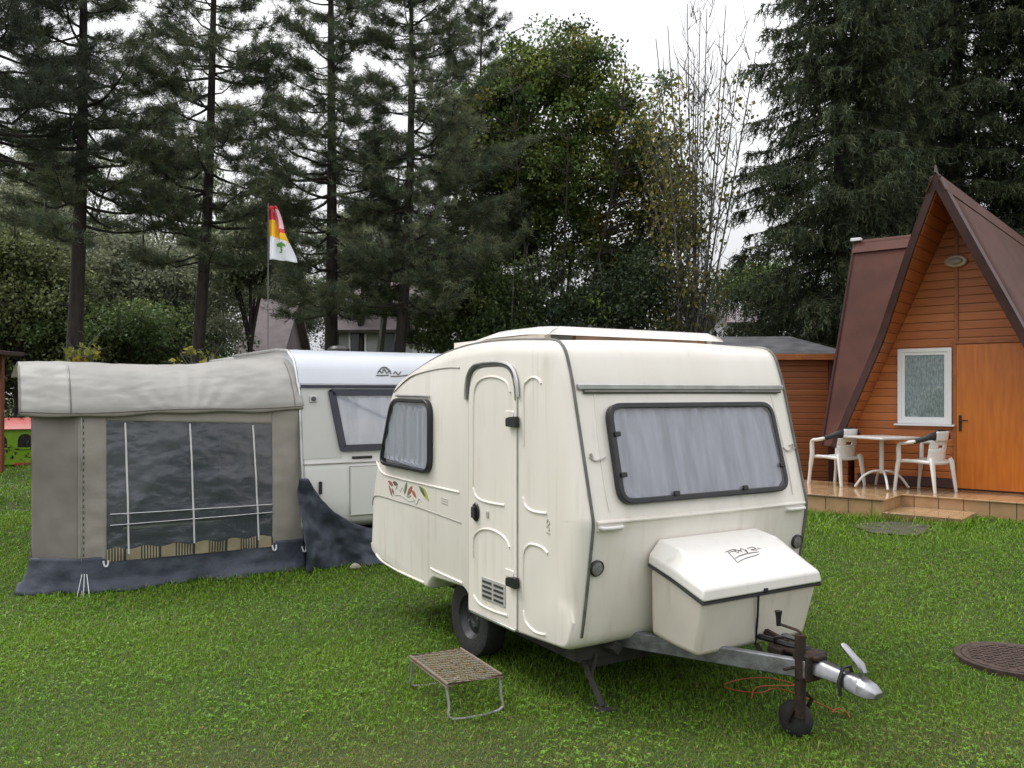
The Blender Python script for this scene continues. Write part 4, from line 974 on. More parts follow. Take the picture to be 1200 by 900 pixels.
# ================================================================== A-frame cabin and its terrace
TH = R(40); CO = V((1121 - 600) / 1000 * 12, 12.0, 0)
TZ = .58
cab_yaw = -TH           # local x = along the front wall to the right, local y = back (away)
cab = thing('cabin', 'orange wooden A-frame cabin with a steep maroon roof, door and white window', 'cabin', (CO[0], CO[1], 0), cab_yaw)
APEX, SL = 4.58, 2.29
def wall_r(z): return min((APEX - z) / SL, 1.40)
mb = MB(); pts = [(-1.40, .25), (1.40, .25), (1.40, APEX - 1.40 * SL), (0, APEX), (-1.40, APEX - 1.40 * SL)]
fr = (V(0, 0, 0), V(1, 0, 0), V(0, 0, 1), V(0, -1, 0)); mb.plate(pts, fr, -.10, 0); mb.build('front_wall', 'boards', cab, smooth=0)
mb = MB()
for s_ in (-1, 1): mb.box((s_ * 1.36, 2.6, .85), (.08, 5.0, 1.3))
mb.box((0, 5.1, 1.5), (2.7, .1, 2.5)); mb.build('side_wall', 'boards_shed', cab, smooth=0)
# roof planes with a prow: the verge leans forward towards the apex
ZR, KR = 4.80, 2.3
def roof_plane(sgn, yfun, yb, zb, th=.07):
    """outer skin of one slope: rows from ridge to eave"""
    zs = np.linspace(ZR, zb, 12); mb_ = MB(); vs_ = []
    nrm = unit(V(sgn * KR, 0, 1))
    for z in zs:
        r_ = sgn * (ZR - z) / KR; yf = -yfun(z)
        for y in np.linspace(yf, yb, 8): vs_.append(V(r_, y, z))
    n_ = len(vs_); vs2 = [p - nrm * th for p in vs_]
    f = [(i * 8 + j, i * 8 + j + 1, (i + 1) * 8 + j + 1, (i + 1) * 8 + j) for i in range(11) for j in range(7)]
    mb_.add(vs_, f); return mb_, zs, nrm
def yl(z): return float(np.interp(z, [1.2, 1.8, 2.7, 3.44, 4.0, 4.8], [.40, .42, .46, .72, .92, 1.10]))
for sgn in (-1, 1):
    mb_, zs, nrm = roof_plane(sgn, yl, 5.6, .85 if sgn > 0 else 1.15)
    ro = mb_.build('roof_slope', 'roofbrown', cab, smooth=30, solid=.03)
    # soffit boards under the overhang
    mb2 = MB(); vs_ = []
    zs_all = zs; zs = np.linspace(ZR - .185, zs[-1], 12)
    for z in zs:
        r_ = sgn * (ZR - z) / KR
        for y in (-yl(z) + .02, .02): vs_.append(V(r_, y, z) - nrm * .075)
    mb2.add(vs_, [(i * 2, i * 2 + 1, i * 2 + 3, i * 2 + 2) for i in range(len(zs) - 1)]); mb2.build('soffit', 'soffit', cab, smooth=0, solid=.012)
    zs = zs_all
    # barge board along the verge
    mb3 = MB(); A_ = []
    for z in zs:
        r_ = sgn * (ZR - z) / KR; p = V(r_, -yl(z), z); A_.append((p + nrm * .02, p - nrm * (.072 if sgn < 0 else .085)))
    vs_ = []
    for a, b in A_: vs_ += [a + V(0, -.03, 0), b + V(0, -.03, 0), b, a]
    mb3.add(vs_, [(i * 4 + j, i * 4 + (j + 1) % 4, (i + 1) * 4 + (j + 1) % 4, (i + 1) * 4 + j) for i in range(len(A_) - 1) for j in range(4)] + [(0, 1, 2, 3), tuple(len(vs_) - 4 + q for q in range(4))])
    mb3.build('barge_board', 'bargebrown', cab, bevel=.006)
    # verge flashing strip on the outer skin
    mb4 = MB(); vs_ = []
    for z in zs:
        r_ = sgn * (ZR - z) / KR
        for y in (-yl(z) - .03, -yl(z) + (.16 if sgn < 0 else .26)): vs_.append(V(r_, y, z) + nrm * .022)
    mb4.add(vs_, [(i * 2, i * 2 + 1, i * 2 + 3, i * 2 + 2) for i in range(len(zs) - 1)]); mb4.build('verge_flashing', 'bargebrown', cab, smooth=0, solid=.008)
mb = MB(); mb.add([(-.12, -1.14, ZR - .22), (0, -1.14, ZR + .035), (.12, -1.14, ZR - .22), (-.12, 5.62, ZR - .22), (0, 5.62, ZR + .035), (.12, 5.62, ZR - .22)], [(0, 1, 4, 3), (1, 2, 5, 4)]); mb.build('ridge_cap', 'roofbrown', cab, smooth=0, solid=.012)
mb = MB(); mb.add([(0, -1.16, ZR + .02), (0, -1.0, ZR + .02), (0, -1.13, ZR + .12)], [(0, 1, 2)]); mb.build('finial', 'bargebrown', cab, smooth=0, solid=.02)
# cross wing: its own lower ridge runs out to the left
mb = MB(); WZ = 4.36
rid = [V(-1.66, .9, WZ), V(-.1, .9, WZ)]
bot = [V(-1.88, .04, 1.12), V(-1.5, .04, 1.12)]; bk = [V(-1.92, 2.0, 1.12), V(-1.2, 2.0, 1.12)]
mb.add(rid + bot + [V(-.1, .60, 3.4)], [(0, 1, 4, 3, 2)]); mb.add(rid + bk, [(0, 1, 3, 2)]); mb.build('wing_roof', 'roofbrown', cab, smooth=0, solid=.05)
mb = MB()
for a, b in ((rid[0], bot[0]), (rid[0], bk[0])): mb.tube([a + V(-.015, 0, 0), b + V(-.015, 0, 0)], .045, 4)
mb.build('barge_board', 'bargebrown', cab)
mb = MB(); mb.add([(-1.70, .80, WZ - .17), (-1.70, .9, WZ + .035), (-1.70, 1.0, WZ - .17), (-.3, .80, WZ - .17), (-.3, .9, WZ + .035), (-.3, 1.0, WZ - .17)], [(0, 1, 4, 3), (1, 2, 5, 4)]); rc = mb.build('ridge_cap', 'roofbrown', cab, smooth=0, solid=.012)
mb = MB(); mb.box((-1.66, .88, WZ + .05), (.16, .10, .05)); mb.build('end_cap', 'upvc', rc, bevel=.008)
mb = MB(); mb.add([(-1.62, 0, .8), (-1.62, 1.9, .8), (-1.55, .9, WZ - .12)], [(0, 1, 2)]); mb.box((-1.55, .95, .75), (.08, 1.9, .8)); mb.build('wing_wall', 'boards_shed', cab, smooth=0, solid=.04)
# battens, plinth
mb = MB(); mb.box((.0, -.012, (2.66 + APEX) / 2 - .06), (.045, .026, APEX - 2.66 - .12)); mb.build('centre_batten', 'trimwood', cab, bevel=.004)
mb = MB(); mb.box((.42, -.012, 2.655), (.95, .028, .045)); mb.box((-.02, -.012, 1.6), (.045, .026, 2.06)); mb.box((.865, -.012, 1.6), (.05, .026, 2.06)); mb.build('door_frame', 'trimwood', cab, bevel=.004)
mb = MB(); mb.box((0, -.02, .67), (2.7, .03, .14)); mb.build('plinth', 'bargebrown', cab, bevel=.005)
mb = MB(); mb.box((.42, -.018, 1.615), (.83, .04, 2.01)); cd = mb.build('door', 'door', cab, bevel=.006)
mb = MB(); mb.box((.055, -.044, 1.52), (.035, .012, .22)); mb.tube([V(.055, -.045, 1.56), V(.055, -.085, 1.56), V(.16, -.085, 1.56)], .010, 6); mb.build('handle', 'rust', cd)
def rect_ring(x0, x1, z0, z1, b): 
    return [V(x0, z0), V(x1, z0), V(x1, z1), V(x0, z1)], [V(x0 + b, z0 + b), V(x1 - b, z0 + b), V(x1 - b, z1 - b), V(x0 + b, z1 - b)]
o_, i_ = rect_ring(-.775, -.055, 1.50, 2.585, .055)
mb = MB(); mb.ring(o_, i_, fr, .0, .05); cw = mb.build('window', 'upvc', cab, bevel=.006)
o_, i_ = rect_ring(-.722, -.108, 1.553, 2.532, .045)
mb = MB(); mb.ring(o_, i_, fr, .004, .034); mb.build('sash', 'upvc', cw, bevel=.005)
mb = MB(); mb.grid(lambda s, t: V(-.68 + .53 * s, -.006 - .006 * math.sin(s * 60 + 2 * math.sin(7 * s)) - .003, 1.595 + .895 * t), 90, 4); mb.build('curtain', 'netcurtain', cw, smooth=80)
mb = MB(); mb.plate([V(-.68, 1.595), V(-.15, 1.595), V(-.15, 2.49), V(-.68, 2.49)], fr, .022, .024); mb.build('pane', glass_mat('cabin window glass', (.80, .84, .84), .02, .06), cw, smooth=0)
mb = MB(); mb.box((-.415, -.045, 1.485), (.80, .09, .025)); mb.build('sill', 'upvc', cw, bevel=.004)
mb = MB(); mb.lathe([(0, 0), (.125, 0), (.13, .02), (.115, .045), (.09, .05), (.0, .05)], (0, -.026, 3.79), (0, -1, 0), 28)
mb.v = [(x * 1.15, y, 3.79 + (z - 3.79) * .68) for x, y, z in mb.v]; lm = mb.build('wall_lamp', 'lampglass', cab)
mb = MB(); mb.lathe([(0, .05), (.085, .05), (.075, .08), (.045, .10), (0, .105)], (0, -.026, 3.79), (0, -1, 0), 24); mb.v = [(x * 1.15, y, 3.79 + (z - 3.79) * .6) for x, y, z in mb.v]; mb.build('lamp_shade', 'vent', lm)

ter = thing('terrace', 'raised tan tiled terrace with one step in front of the wooden cabin', 'terrace', (CO[0], CO[1], 0), cab_yaw)
tp = [(-3.4, 0.02), (-3.4, -1.75), (-.47, -1.78), (-.47, -.98), (2.6, -.98), (2.6, .02)]
mb = MB(); fz = (V(0, 0, 0), V(1, 0, 0), V(0, 1, 0), V(0, 0, 1)); mb.plate([V(*p) for p in tp], fz, .10, TZ - .022); mb.build('riser', 'tilesides', ter, smooth=0)
tp2 = [(-3.43, 0.02), (-3.43, -1.775), (-.445, -1.805), (-.445, -1.005), (2.63, -1.005), (2.63, .02)]
mb = MB(); mb.plate([V(*p) for p in tp2], fz, TZ - .022, TZ); mb.build('paving', 'tiles', ter, bevel=.006)
mb = MB(); mb.plate([V(-.46, -1.80), V(.46, -1.80), V(.46, -1.01), V(-.46, -1.01)], fz, .1, .418); st_ = mb.build('step', 'tiles', ter, bevel=.006)

# ---- chairs and table on the terrace
def cab_world(r_, y): 
    c, s = math.cos(cab_yaw), math.sin(cab_yaw); return (CO[0] + c * r_ - s * y, CO[1] + s * r_ + c * y)
def make_chair(label):
    t = thing('garden_chair', label, 'chair', (0, 0, 0), 0, 'white plastic chairs on the terrace')
    # local: faces -x, back on +x
    mb = MB(); mb.grid(lambda s, q: V(-.23 + .46 * s, -.235 + .47 * q, .43 - .02 * s + .012 * math.cos(math.pi * (q - .5)) * -1 + (.02 * (1 - s) ** 6 * -1)), 12, 12); mb.build('seat', 'plasticwhite', t, smooth=80, solid=.045)
    out = [(-.19, .38), (.19, .38), (.17, .86), (-.17, .86)]
    def bk(y, z): return V(.20 + .14 * (z - .42) + .0 - .05 * (y / .2) ** 2, y, z)
    mb = MB()
    # back panel around the grip slot
    for (y0, y1, z0, z1) in ((-.19, .19, .40, .60), (-.19, -.06, .60, .645), (.06, .19, .60, .645), (-.185, .185, .645, .70)):
        m_ = MB(); m_.grid(lambda s, q: bk(y0 + (y1 - y0) * s, z0 + (z1 - z0) * q), 8, 5); mb.add(m_.v, m_.f)
    mb.build('backrest', 'plasticwhite', t, smooth=80, solid=.018)
    mb = MB(); mb.grid(lambda s, q: bk(-.13 + .26 * s, .70 + .135 * q) + V(.022, 0, 0), 8, 5); mb.build('head_plate', 'plasticwhite', t, smooth=80, solid=.02)
    # charcoal band: runs from the arms round the back
    path = [V(.02, -.274, .695), V(.14, -.265, .73), V(.215, -.20, .765), V(.235, -.10, .775), V(.238, 0, .777), V(.235, .10, .775), V(.215, .20, .765), V(.14, .265, .73), V(.02, .274, .695)]
    mb = MB(); P = smooth_path(path, 4); n = len(P); rad = [(.038 + .052 * math.exp(-((i / (n - 1) - .5) / .2) ** 2)) for i in range(n)]
    vs_ = []
    for i, p in enumerate(P):
        t_ = unit(P[min(i + 1, n - 1)] - P[max(i - 1, 0)]); nn = unit(np.cross(t_, V(0, 0, 1)))
        for q in range(8):
            a = q * math.pi / 4; vs_.append(p + nn * .024 * math.cos(a) + V(0, 0, 1) * rad[i] * math.sin(a))
    mb.add(vs_, [(i * 8 + q, i * 8 + (q + 1) % 8, (i + 1) * 8 + (q + 1) % 8, (i + 1) * 8 + q) for i in range(n - 1) for q in range(8)] + [tuple(range(8)), tuple(range((n - 1) * 8, n * 8))])
    mb.build('arm_band', 'chaircoal', t, smooth=60)
    for s_ in (-1, 1):
        mb = MB(); mb.tube(smooth_path([V(-.29, s_ * .27, .0), V(-.255, s_ * .262, .30), V(-.235, s_ * .258, .44), V(-.235, s_ * .262, .60), V(-.21, s_ * .268, .655), V(-.12, s_ * .27, .668), V(.05, s_ * .272, .70)], 4), [.027] * 4 + [.036] * 9 + [.032] * 12, 8, flat=.8); mb.build('front_leg', 'plasticwhite', t)
        mb = MB(); mb.tube([V(.30, s_ * .235, 0), V(.245, s_ * .215, .42), V(.225, s_ * .20, .46)], [.026, .046, .04], 8, flat=.6); mb.build('rear_leg', 'plasticwhite', t)
    return t
ch0 = make_chair('white plastic chair with dark band, left of the terrace table by the roof edge')
x, y = cab_world(-1.54, -.36); ch0.location = (x, y, TZ + .001); ch0.rotation_euler = (0, 0, cab_yaw - R(24))
ch1 = copy_tree(ch0); x, y = cab_world(-.31, -.38); ch1.location = (x, y, TZ + .001); ch1.rotation_euler = (0, 0, cab_yaw - R(20))
ch1['label'] = 'white plastic chair with dark band, between the terrace table and cabin door'
x, y = cab_world(-.86, -.50)
tb = thing('pedestal_table', 'pale square pedestal table on the terrace between two white chairs', 'table', (x, y, TZ + .001), cab_yaw - R(28))
mb = MB(); mb.plate(rpoly([(-.37, -.37), (.37, -.37), (.37, .37), (-.37, .37)], .04, 4), fz, .715, .745); mb.build('tabletop', 'tablegrey', tb, bevel=.008)
mb = MB(); mb.tube([V(0, 0, .22), V(0, 0, .715)], .032, 14); mb.lathe([(0, 0), (.12, 0), (.12, .012), (0, .012)], (0, 0, .702), (0, 0, 1), 16); mb.build('pedestal', 'tablegrey', tb)
for q in range(4):
    a = q * math.pi / 2 + 1.0; d = V(math.cos(a), math.sin(a), 0)
    mb = MB(); mb.tube(smooth_path([d * .02 + V(0, 0, .25), d * .12 + V(0, 0, .245), d * .25 + V(0, 0, .17), d * .36 + V(0, 0, .02)], 5), .018, 8, flat=1.0); mb.build('leg', 'tablegrey', tb)

# ================================================================== shed behind
sh = thing('shed', 'low red-brown timber shed with a black felt roof behind the cream caravan', 'shed', (4.35, 15.6, 0), R(-3))
mb = MB(); mb.box((0, 0, 1.45), (2.3, 2.2, 2.1)); mb.build('wall', 'boards_shed', sh, smooth=0)
mb = MB(); mb.add([(-1.5, -1.3, 2.60), (1.42, -1.3, 2.60), (1.42, 1.3, 2.60), (-1.5, 1.3, 2.60), (-.55, .1, 2.98), (.75, .1, 2.98)], [(0, 1, 5, 4), (1, 2, 5), (2, 3, 4, 5), (3, 0, 4), (0, 3, 2, 1)]); mb.build('roof', 'felt', sh, smooth=0, bevel=.02)
mb = MB(); mb.box((-.04, -1.29, 2.545), (2.86, .04, .10)); mb.build('fascia', 'trimwood', sh, bevel=.006)
mb = MB(); mb.box((1.13, -1.12, 1.45), (.14, .06, 2.1)); mb.build('corner_post', 'bargebrown', sh, bevel=.006)

# ================================================================== vegetation helpers
def np_mesh(name, verts, faces4, cols, m, parent=None, kind=None):
    """one mesh from numpy arrays; faces4 (n,4) or (n,3); cols per vertex (n,3) -> colour attribute 'leafcol'"""
    me = bpy.data.meshes.new(name); nv = len(verts); nf, fk = faces4.shape
    me.vertices.add(nv); me.vertices.foreach_set('co', np.ascontiguousarray(verts, np.float32).ravel())
    me.loops.add(nf * fk); me.loops.foreach_set('vertex_index', np.ascontiguousarray(faces4, np.int32).ravel())
    me.polygons.add(nf); me.polygons.foreach_set('loop_start', np.arange(0, nf * fk, fk, dtype=np.int32))
    me.update(calc_edges=True)
    at = me.color_attributes.new('leafcol', 'FLOAT_COLOR', 'POINT')
    c4 = np.ones((nv, 4), np.float32); c4[:, :3] = cols; at.data.foreach_set('color', c4.ravel())
    me.materials.append(M[m])
    o = bpy.data.objects.new(name, me); COL.objects.link(o)
    if parent is not None: o.parent = parent
    if kind: o['kind'] = kind
    return o
def nrm(a): return a / (np.linalg.norm(a, axis=-1, keepdims=True) + 1e-9)
def blades(base, dirs, length, width, rng, tipw=0.25):
    """tapered strips: (n,4,3)"""
    n = len(base); side = nrm(np.cross(dirs, rng.normal(size=(n, 3)))) * (width * .5)[:, None]
    tip = base + dirs * length[:, None]
    return np.stack([base - side, base + side, tip + side * tipw, tip - side * tipw], 1)
def leaves(c, dirs, size, rng, aspect=.62):
    n = len(c); side = nrm(np.cross(dirs, rng.normal(size=(n, 3)))) * (size * aspect * .5)[:, None]
    f = dirs * size[:, None]; nb = nrm(np.cross(dirs, side)) * (size * .12)[:, None]
    return np.stack([c, c + f * .45 + side + nb, c + f, c + f * .45 - side + nb], 1)
def mixcol(rng, n, pal, jit=.18):
    pal = np.array(pal); i = rng.integers(0, len(pal), n); t = rng.random((n, 1)); j = rng.integers(0, len(pal), n)
    return (pal[i] * t + pal[j] * (1 - t)) * (1 + jit * rng.normal(size=(n, 1))).clip(.5, 1.6)
def quads_obj(name, Q, cols, m, parent=None, kind=None):
    n = len(Q); return np_mesh(name, Q.reshape(-1, 3), np.arange(n * 4).reshape(n, 4), np.repeat(cols, 4, axis=0), m, parent, kind)

def branch_mb(mb, pts, r0, r1, n=5):
    k = len(pts); mb.tube(pts, [r0 + (r1 - r0) * i / (k - 1) for i in range(k)], n, caps=False)

PINE = [(0.099, 0.133, 0.08), (0.13, 0.17, 0.096), (0.162, 0.189, 0.096), (0.087, 0.117, 0.084), (0.177, 0.185, 0.103)]
def pine(x, y, H, r0, zc, spread, seed, label, lean=(0, 0), bend=0.0, dens=1.0, pal=PINE, skew=0.0, group='pine trees behind the awning'):
    rng = np.random.default_rng(seed); z0 = float(gz(x, y)); t = thing('pine_tree', label, 'tree', (x, y, z0), 0, group)
    def trunk(z): 
        q = z / H; return V(lean[0] * q + bend * math.sin(q * 5.5) * q, lean[1] * q + .08 * math.sin(q * 7 + seed), z)
    mb = MB(); zs = np.linspace(-.1, H, 22); mb.tube([trunk(max(z, 0)) + V(0, 0, min(z, 0)) for z in zs], [max(.02, r0 * (1 - .93 * max(z, 0) / H) * (1.25 if z < .3 else 1)) for z in zs], 10)
    mb.build('trunk', 'bark', t)
    bm = MB(); TB = []; TD = []
    z = zc
    while z < H - .15:
        q = (z - zc) / (H - zc); nb = rng.integers(4, 7)
        L0 = spread * (0.62 + .38 * math.sin(math.pi * min(1, q * 1.6 + .25))) * (1 - q ** 2.2 * .78)
        a0 = rng.random() * 6.28
        for b in range(nb):
            a = a0 + b * 6.283 / nb + rng.normal() * .3; L = L0 * rng.uniform(.55, 1.15) * (1 + skew * math.cos(a))
            el = rng.uniform(-.15, .25) + .45 * q
            d = V(math.cos(a) * math.cos(el), math.sin(a) * math.cos(el), math.sin(el)); p = trunk(z + rng.uniform(-.12, .12)); pts = [p]
            for s in range(1, 7):
                f = s / 6; pts.append(p + d * L * f + V(0, 0, -.16 * L * math.sin(math.pi * f * .8) + .14 * L * f * f) + rng.normal(size=3) * .03 * L * f)
            branch_mb(bm, pts, max(.012, .028 * L / 1.5), .006)
            # side twigs carrying needle tufts
            nt_ = int(L * 17 * dens) + 4
            for s in range(nt_):
                f = rng.uniform(.25, 1.0) ** .8; i = min(5, int(f * 6)); pp = pts[i] + (pts[i + 1] - pts[i]) * (f * 6 - i)
                sd = rng.choice([-1, 1]); ta = a + sd * rng.uniform(.4, 1.2); tl = rng.uniform(.12, .55) * (1.15 - .6 * f) * min(1.3, L)
                td = V(math.cos(ta), math.sin(ta), rng.uniform(-.05, .5)); e = pp + td * tl
                if tl > .2 and rng.random() < .5: bm.tube([pp, e], .005, 3, caps=False)
                for w_ in range(3 if tl > .22 else 2): TB.append(pp + (e - pp) * (1 - .33 * w_) + rng.normal(size=3) * .03); TD.append(unit(td + V(0, 0, .25)))
        z += rng.uniform(.26, .46)
    bm.build('branches', 'bark', t)
    TB = np.array(TB); TD = np.array(TD); k = 17
    base = np.repeat(TB, k, 0); d = nrm(np.repeat(TD, k, 0) * .75 + rng.normal(size=(len(base), 3)) * .75)
    base = base - d * 0 + rng.normal(size=base.shape) * .025
    Q = blades(base, d, rng.uniform(.08, .16, len(base)), rng.uniform(.008, .014, len(base)), rng)
    cols = np.repeat(mixcol(rng, len(TB), pal, .22), k, 0) * rng.uniform(.8, 1.2, (len(base), 1))
    quads_obj('crown', Q, cols, 'needle', t)
    # a few dead lower limbs
    mb = MB()
    for s in range(7):
        zz = rng.uniform(zc * .45, zc); a = rng.random() * 6.28; L = rng.uniform(.4, 1.1); p = trunk(zz)
        pts = [p + V(math.cos(a) * L * f, math.sin(a) * L * f, .25 * L * f - .3 * L * f * f) + rng.normal(size=3) * .02 for f in (0, .35, .7, 1)]
        branch_mb(mb, pts, .014, .004, 4)
        for w_ in range(3):
            f = rng.uniform(.3, .9); pp = pts[0] + (pts[3] - pts[0]) * f; branch_mb(mb, [pp, pp + V(*(rng.normal(size=3) * .16))], .005, .002, 3)
    mb.build('dead_branches', 'bark', t)
    return t

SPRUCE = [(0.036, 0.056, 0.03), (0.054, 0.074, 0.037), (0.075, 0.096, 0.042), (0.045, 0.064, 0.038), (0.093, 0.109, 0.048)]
def spruce(x, y, H, r0, Rb, seed, label, zlow=.6, dens=1.0):
    rng = np.random.default_rng(seed); z0 = float(gz(x, y)); t = thing('spruce_tree', label, 'tree', (x, y, z0), 0, 'spruces behind the cabin')
    mb = MB(); mb.tube([V(0, 0, z) for z in np.linspace(-.1, H, 10)], [max(.02, r0 * (1 - z / H)) for z in np.linspace(0, H, 10)], 10); mb.build('trunk', 'bark', t)
    bm = MB(); SB = []; SD = []; SL = []
    z = zlow
    while z < H - .2:
        q = z / H; L0 = Rb * (1 - q) ** .62; nb = rng.integers(6, 10); a0 = rng.random() * 6.28
        for b in range(nb):
            a = a0 + b * 6.283 / nb + rng.normal() * .2; L = L0 * rng.uniform(.6, 1.18); d = V(math.cos(a), math.sin(a), 0); sdv = V(-d[1], d[0], 0)
            dr = rng.uniform(.22, .5)
            def bp(f): return V(0, 0, z) + d * L * f + V(0, 0, L * (-.12 * f - dr * f * f + .28 * f ** 3.2))
            pts = [bp(f) for f in np.linspace(0, 1, 7)]; branch_mb(bm, pts, .022, .005, 4)
            n_ = int(L * 17 * dens) + 5
            for s in range(n_):
                f = rng.uniform(.12, 1.0) ** .75; p = bp(f); sg = rng.choice([-1, 1]); sl = rng.uniform(.1, .55) * (1.1 - .75 * f) * min(1.2, L * .6)
                e = p + sdv * sg * sl + d * sl * .5 + V(0, 0, -.25 * sl)
                hl = rng.uniform(.18, .5) * (1.15 - .45 * f)
                SB.append(p); SD.append(unit(e - p + V(0, 0, -.05))); SL.append(max(.12, sl * 1.1))
                SB.append(e); SD.append(unit(V(rng.normal() * .22, rng.normal() * .22, -1) + d * .3)); SL.append(hl)
                if sl > .25: SB.append((p + e) / 2); SD.append(unit(V(rng.normal() * .2, rng.normal() * .2, -1) + d * .2)); SL.append(hl * .8)
        z += rng.uniform(.24, .38)
    bm.build('branches', 'bark', t)
    SB, SD, SL = np.array(SB), np.array(SD), np.array(SL); k = 9
    f = np.tile((np.arange(k) + .3) / k, len(SB)); B = np.repeat(SB, k, 0) + np.repeat(SD, k, 0) * (f * np.repeat(SL, k))[:, None]
    d = nrm(np.repeat(SD, k, 0) * .9 + rng.normal(size=B.shape) * .55)
    Q = blades(B, d, rng.uniform(.07, .13, len(B)), rng.uniform(.016, .030, len(B)), rng, .3)
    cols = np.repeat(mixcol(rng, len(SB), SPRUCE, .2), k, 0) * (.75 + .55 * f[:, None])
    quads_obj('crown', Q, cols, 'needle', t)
    return t

def leafy(name, label, cat, x, y, stems, clumps, lsize, nleaf, pal, seed, group=None, clump_r=.38, bark='barkgrey', stem_r=.06, extra_cols=None, branch=True, z0=None, kind_mat='leaf', flat=1.0):
    """stems: list of polylines (local); clumps: (n,3) leaf-clump centres (local)"""
    rng = np.random.default_rng(seed); zz = float(gz(x, y)) if z0 is None else z0; t = thing(name, label, cat, (x, y, zz), 0, group)
    bm = MB(); SP = []
    for st in stems:
        P = smooth_path([V(*p) for p in st], 5); k = len(P); r_ = stem_r * rng.uniform(.75, 1.2)
        bm.tube(P, [max(.006, r_ * (1 - .85 * i / (k - 1))) for i in range(k)], 6, caps=False); SP += [(p, i / (k - 1)) for i, p in enumerate(P)]
    S = np.array([p for p, _ in SP]); 
    if branch:
        for c in clumps:
            w_ = np.linalg.norm(S - c, axis=1) + 1.2 * np.maximum(0, S[:, 2] - c[2] + .25); i = int(np.argmin(w_)); p = S[i]
            mid = (p + c) / 2 + V(0, 0, .08) + rng.normal(size=3) * .08; bm.tube([p, mid, c], [.014, .009, .004], 4, caps=False)
            for q in range(2): bm.tube([mid, mid + (c - mid) * .6 + rng.normal(size=3) * .22], [.006, .003], 3, caps=False)
    bm.build('trunk', bark, t)
    n = len(clumps); cnt = rng.integers(int(nleaf * .6), int(nleaf * 1.4) + 1, n); C_ = np.repeat(clumps, cnt, 0)
    off = rng.normal(size=C_.shape); off = nrm(off) * (rng.random((len(off), 1)) ** .5) * clump_r * np.repeat(rng.uniform(.6, 1.4, (n, 1)), cnt, 0); off[:, 2] *= .75 * flat
    d = nrm(rng.normal(size=C_.shape) + V(0, 0, -.5)); Q = leaves(C_ + off, d, rng.uniform(.65, 1.3, len(C_)) * lsize, rng)
    base = mixcol(rng, n, pal, .15)
    if extra_cols is not None: base = extra_cols(clumps, base, rng)
    cols = np.repeat(base, cnt, 0) * rng.uniform(.75, 1.3, (len(C_), 1))
    quads_obj('foliage', Q, cols, kind_mat, t)
    return t
def blob_clumps(rng, n, lobes, shell=.55):
    """clump centres in a union of ellipsoid lobes (cx,cy,cz,rx,ry,rz), denser towards the outside"""
    wts = np.array([l[3] * l[4] + l[4] * l[5] + l[3] * l[5] for l in lobes]); wts = wts / wts.sum(); out = []
    for i in rng.choice(len(lobes), n, p=wts):
        l = lobes[i]; d = unit(rng.normal(size=3)); r_ = rng.uniform(shell, 1.0) * (1 + .12 * rng.normal())
        out.append(V(l[0] + d[0] * r_ * l[3], l[1] + d[1] * r_ * l[4], max(.1, l[2] + d[2] * r_ * l[5])))
    return np.array(out)
def bush(x, y, rx, rz, seed, label, pal, name='shrub', cat='shrub', lsize=.09, dens=1.0, group=None, z0=None, nleaf=46, nl=7):
    rng = np.random.default_rng(seed); lobes = []
    for i in range(nl):
        a = rng.random() * 6.28; q = rng.uniform(.15, .65); lobes.append((rx * q * math.cos(a), rx * .8 * q * math.sin(a), rz * rng.uniform(.35, 1.25) * .62 + .15, rx * rng.uniform(.35, .6), rx * rng.uniform(.35, .6), rz * rng.uniform(.25, .42)))
    n = int(34 * dens * (rx * rz) ** .75) + 24
    cl = blob_clumps(rng, n, lobes); stems = [[(0.1 * i, .05 * i, -.05), (.25 * rx * math.cos(i * 1.7), .25 * rx * math.sin(i * 1.7), rz * .5), (.45 * rx * math.cos(i * 1.7), .4 * rx * math.sin(i * 1.7), rz * 1.0)] for i in range(5)]
    return leafy(name, label, cat, x, y, stems, cl, lsize, nleaf, pal, seed, group, clump_r=.30 + .07 * rx, stem_r=.04, branch=False, z0=z0)

def at(u, Y): return (u - 600) / 1000 * Y
OLIVE = [(0.126, 0.197, 0.043), (0.164, 0.227, 0.05), (0.093, 0.163, 0.043), (0.213, 0.252, 0.053)]
GREEN = [(0.078, 0.127, 0.041), (0.115, 0.164, 0.052), (0.062, 0.1, 0.037), (0.154, 0.196, 0.061)]
DARKG = [(0.043, 0.067, 0.031), (0.061, 0.089, 0.038), (0.034, 0.055, 0.029), (0.086, 0.109, 0.043)]
GREYG = [(0.18, 0.209, 0.137), (0.24, 0.265, 0.168), (0.151, 0.184, 0.131), (0.3, 0.311, 0.192)]
PALEG = [(0.135, 0.164, 0.064), (0.171, 0.197, 0.078), (0.107, 0.138, 0.059), (0.215, 0.223, 0.085)]
YEL = [(.42, .34, .05), (.34, .31, .06), (.26, .28, .06)]

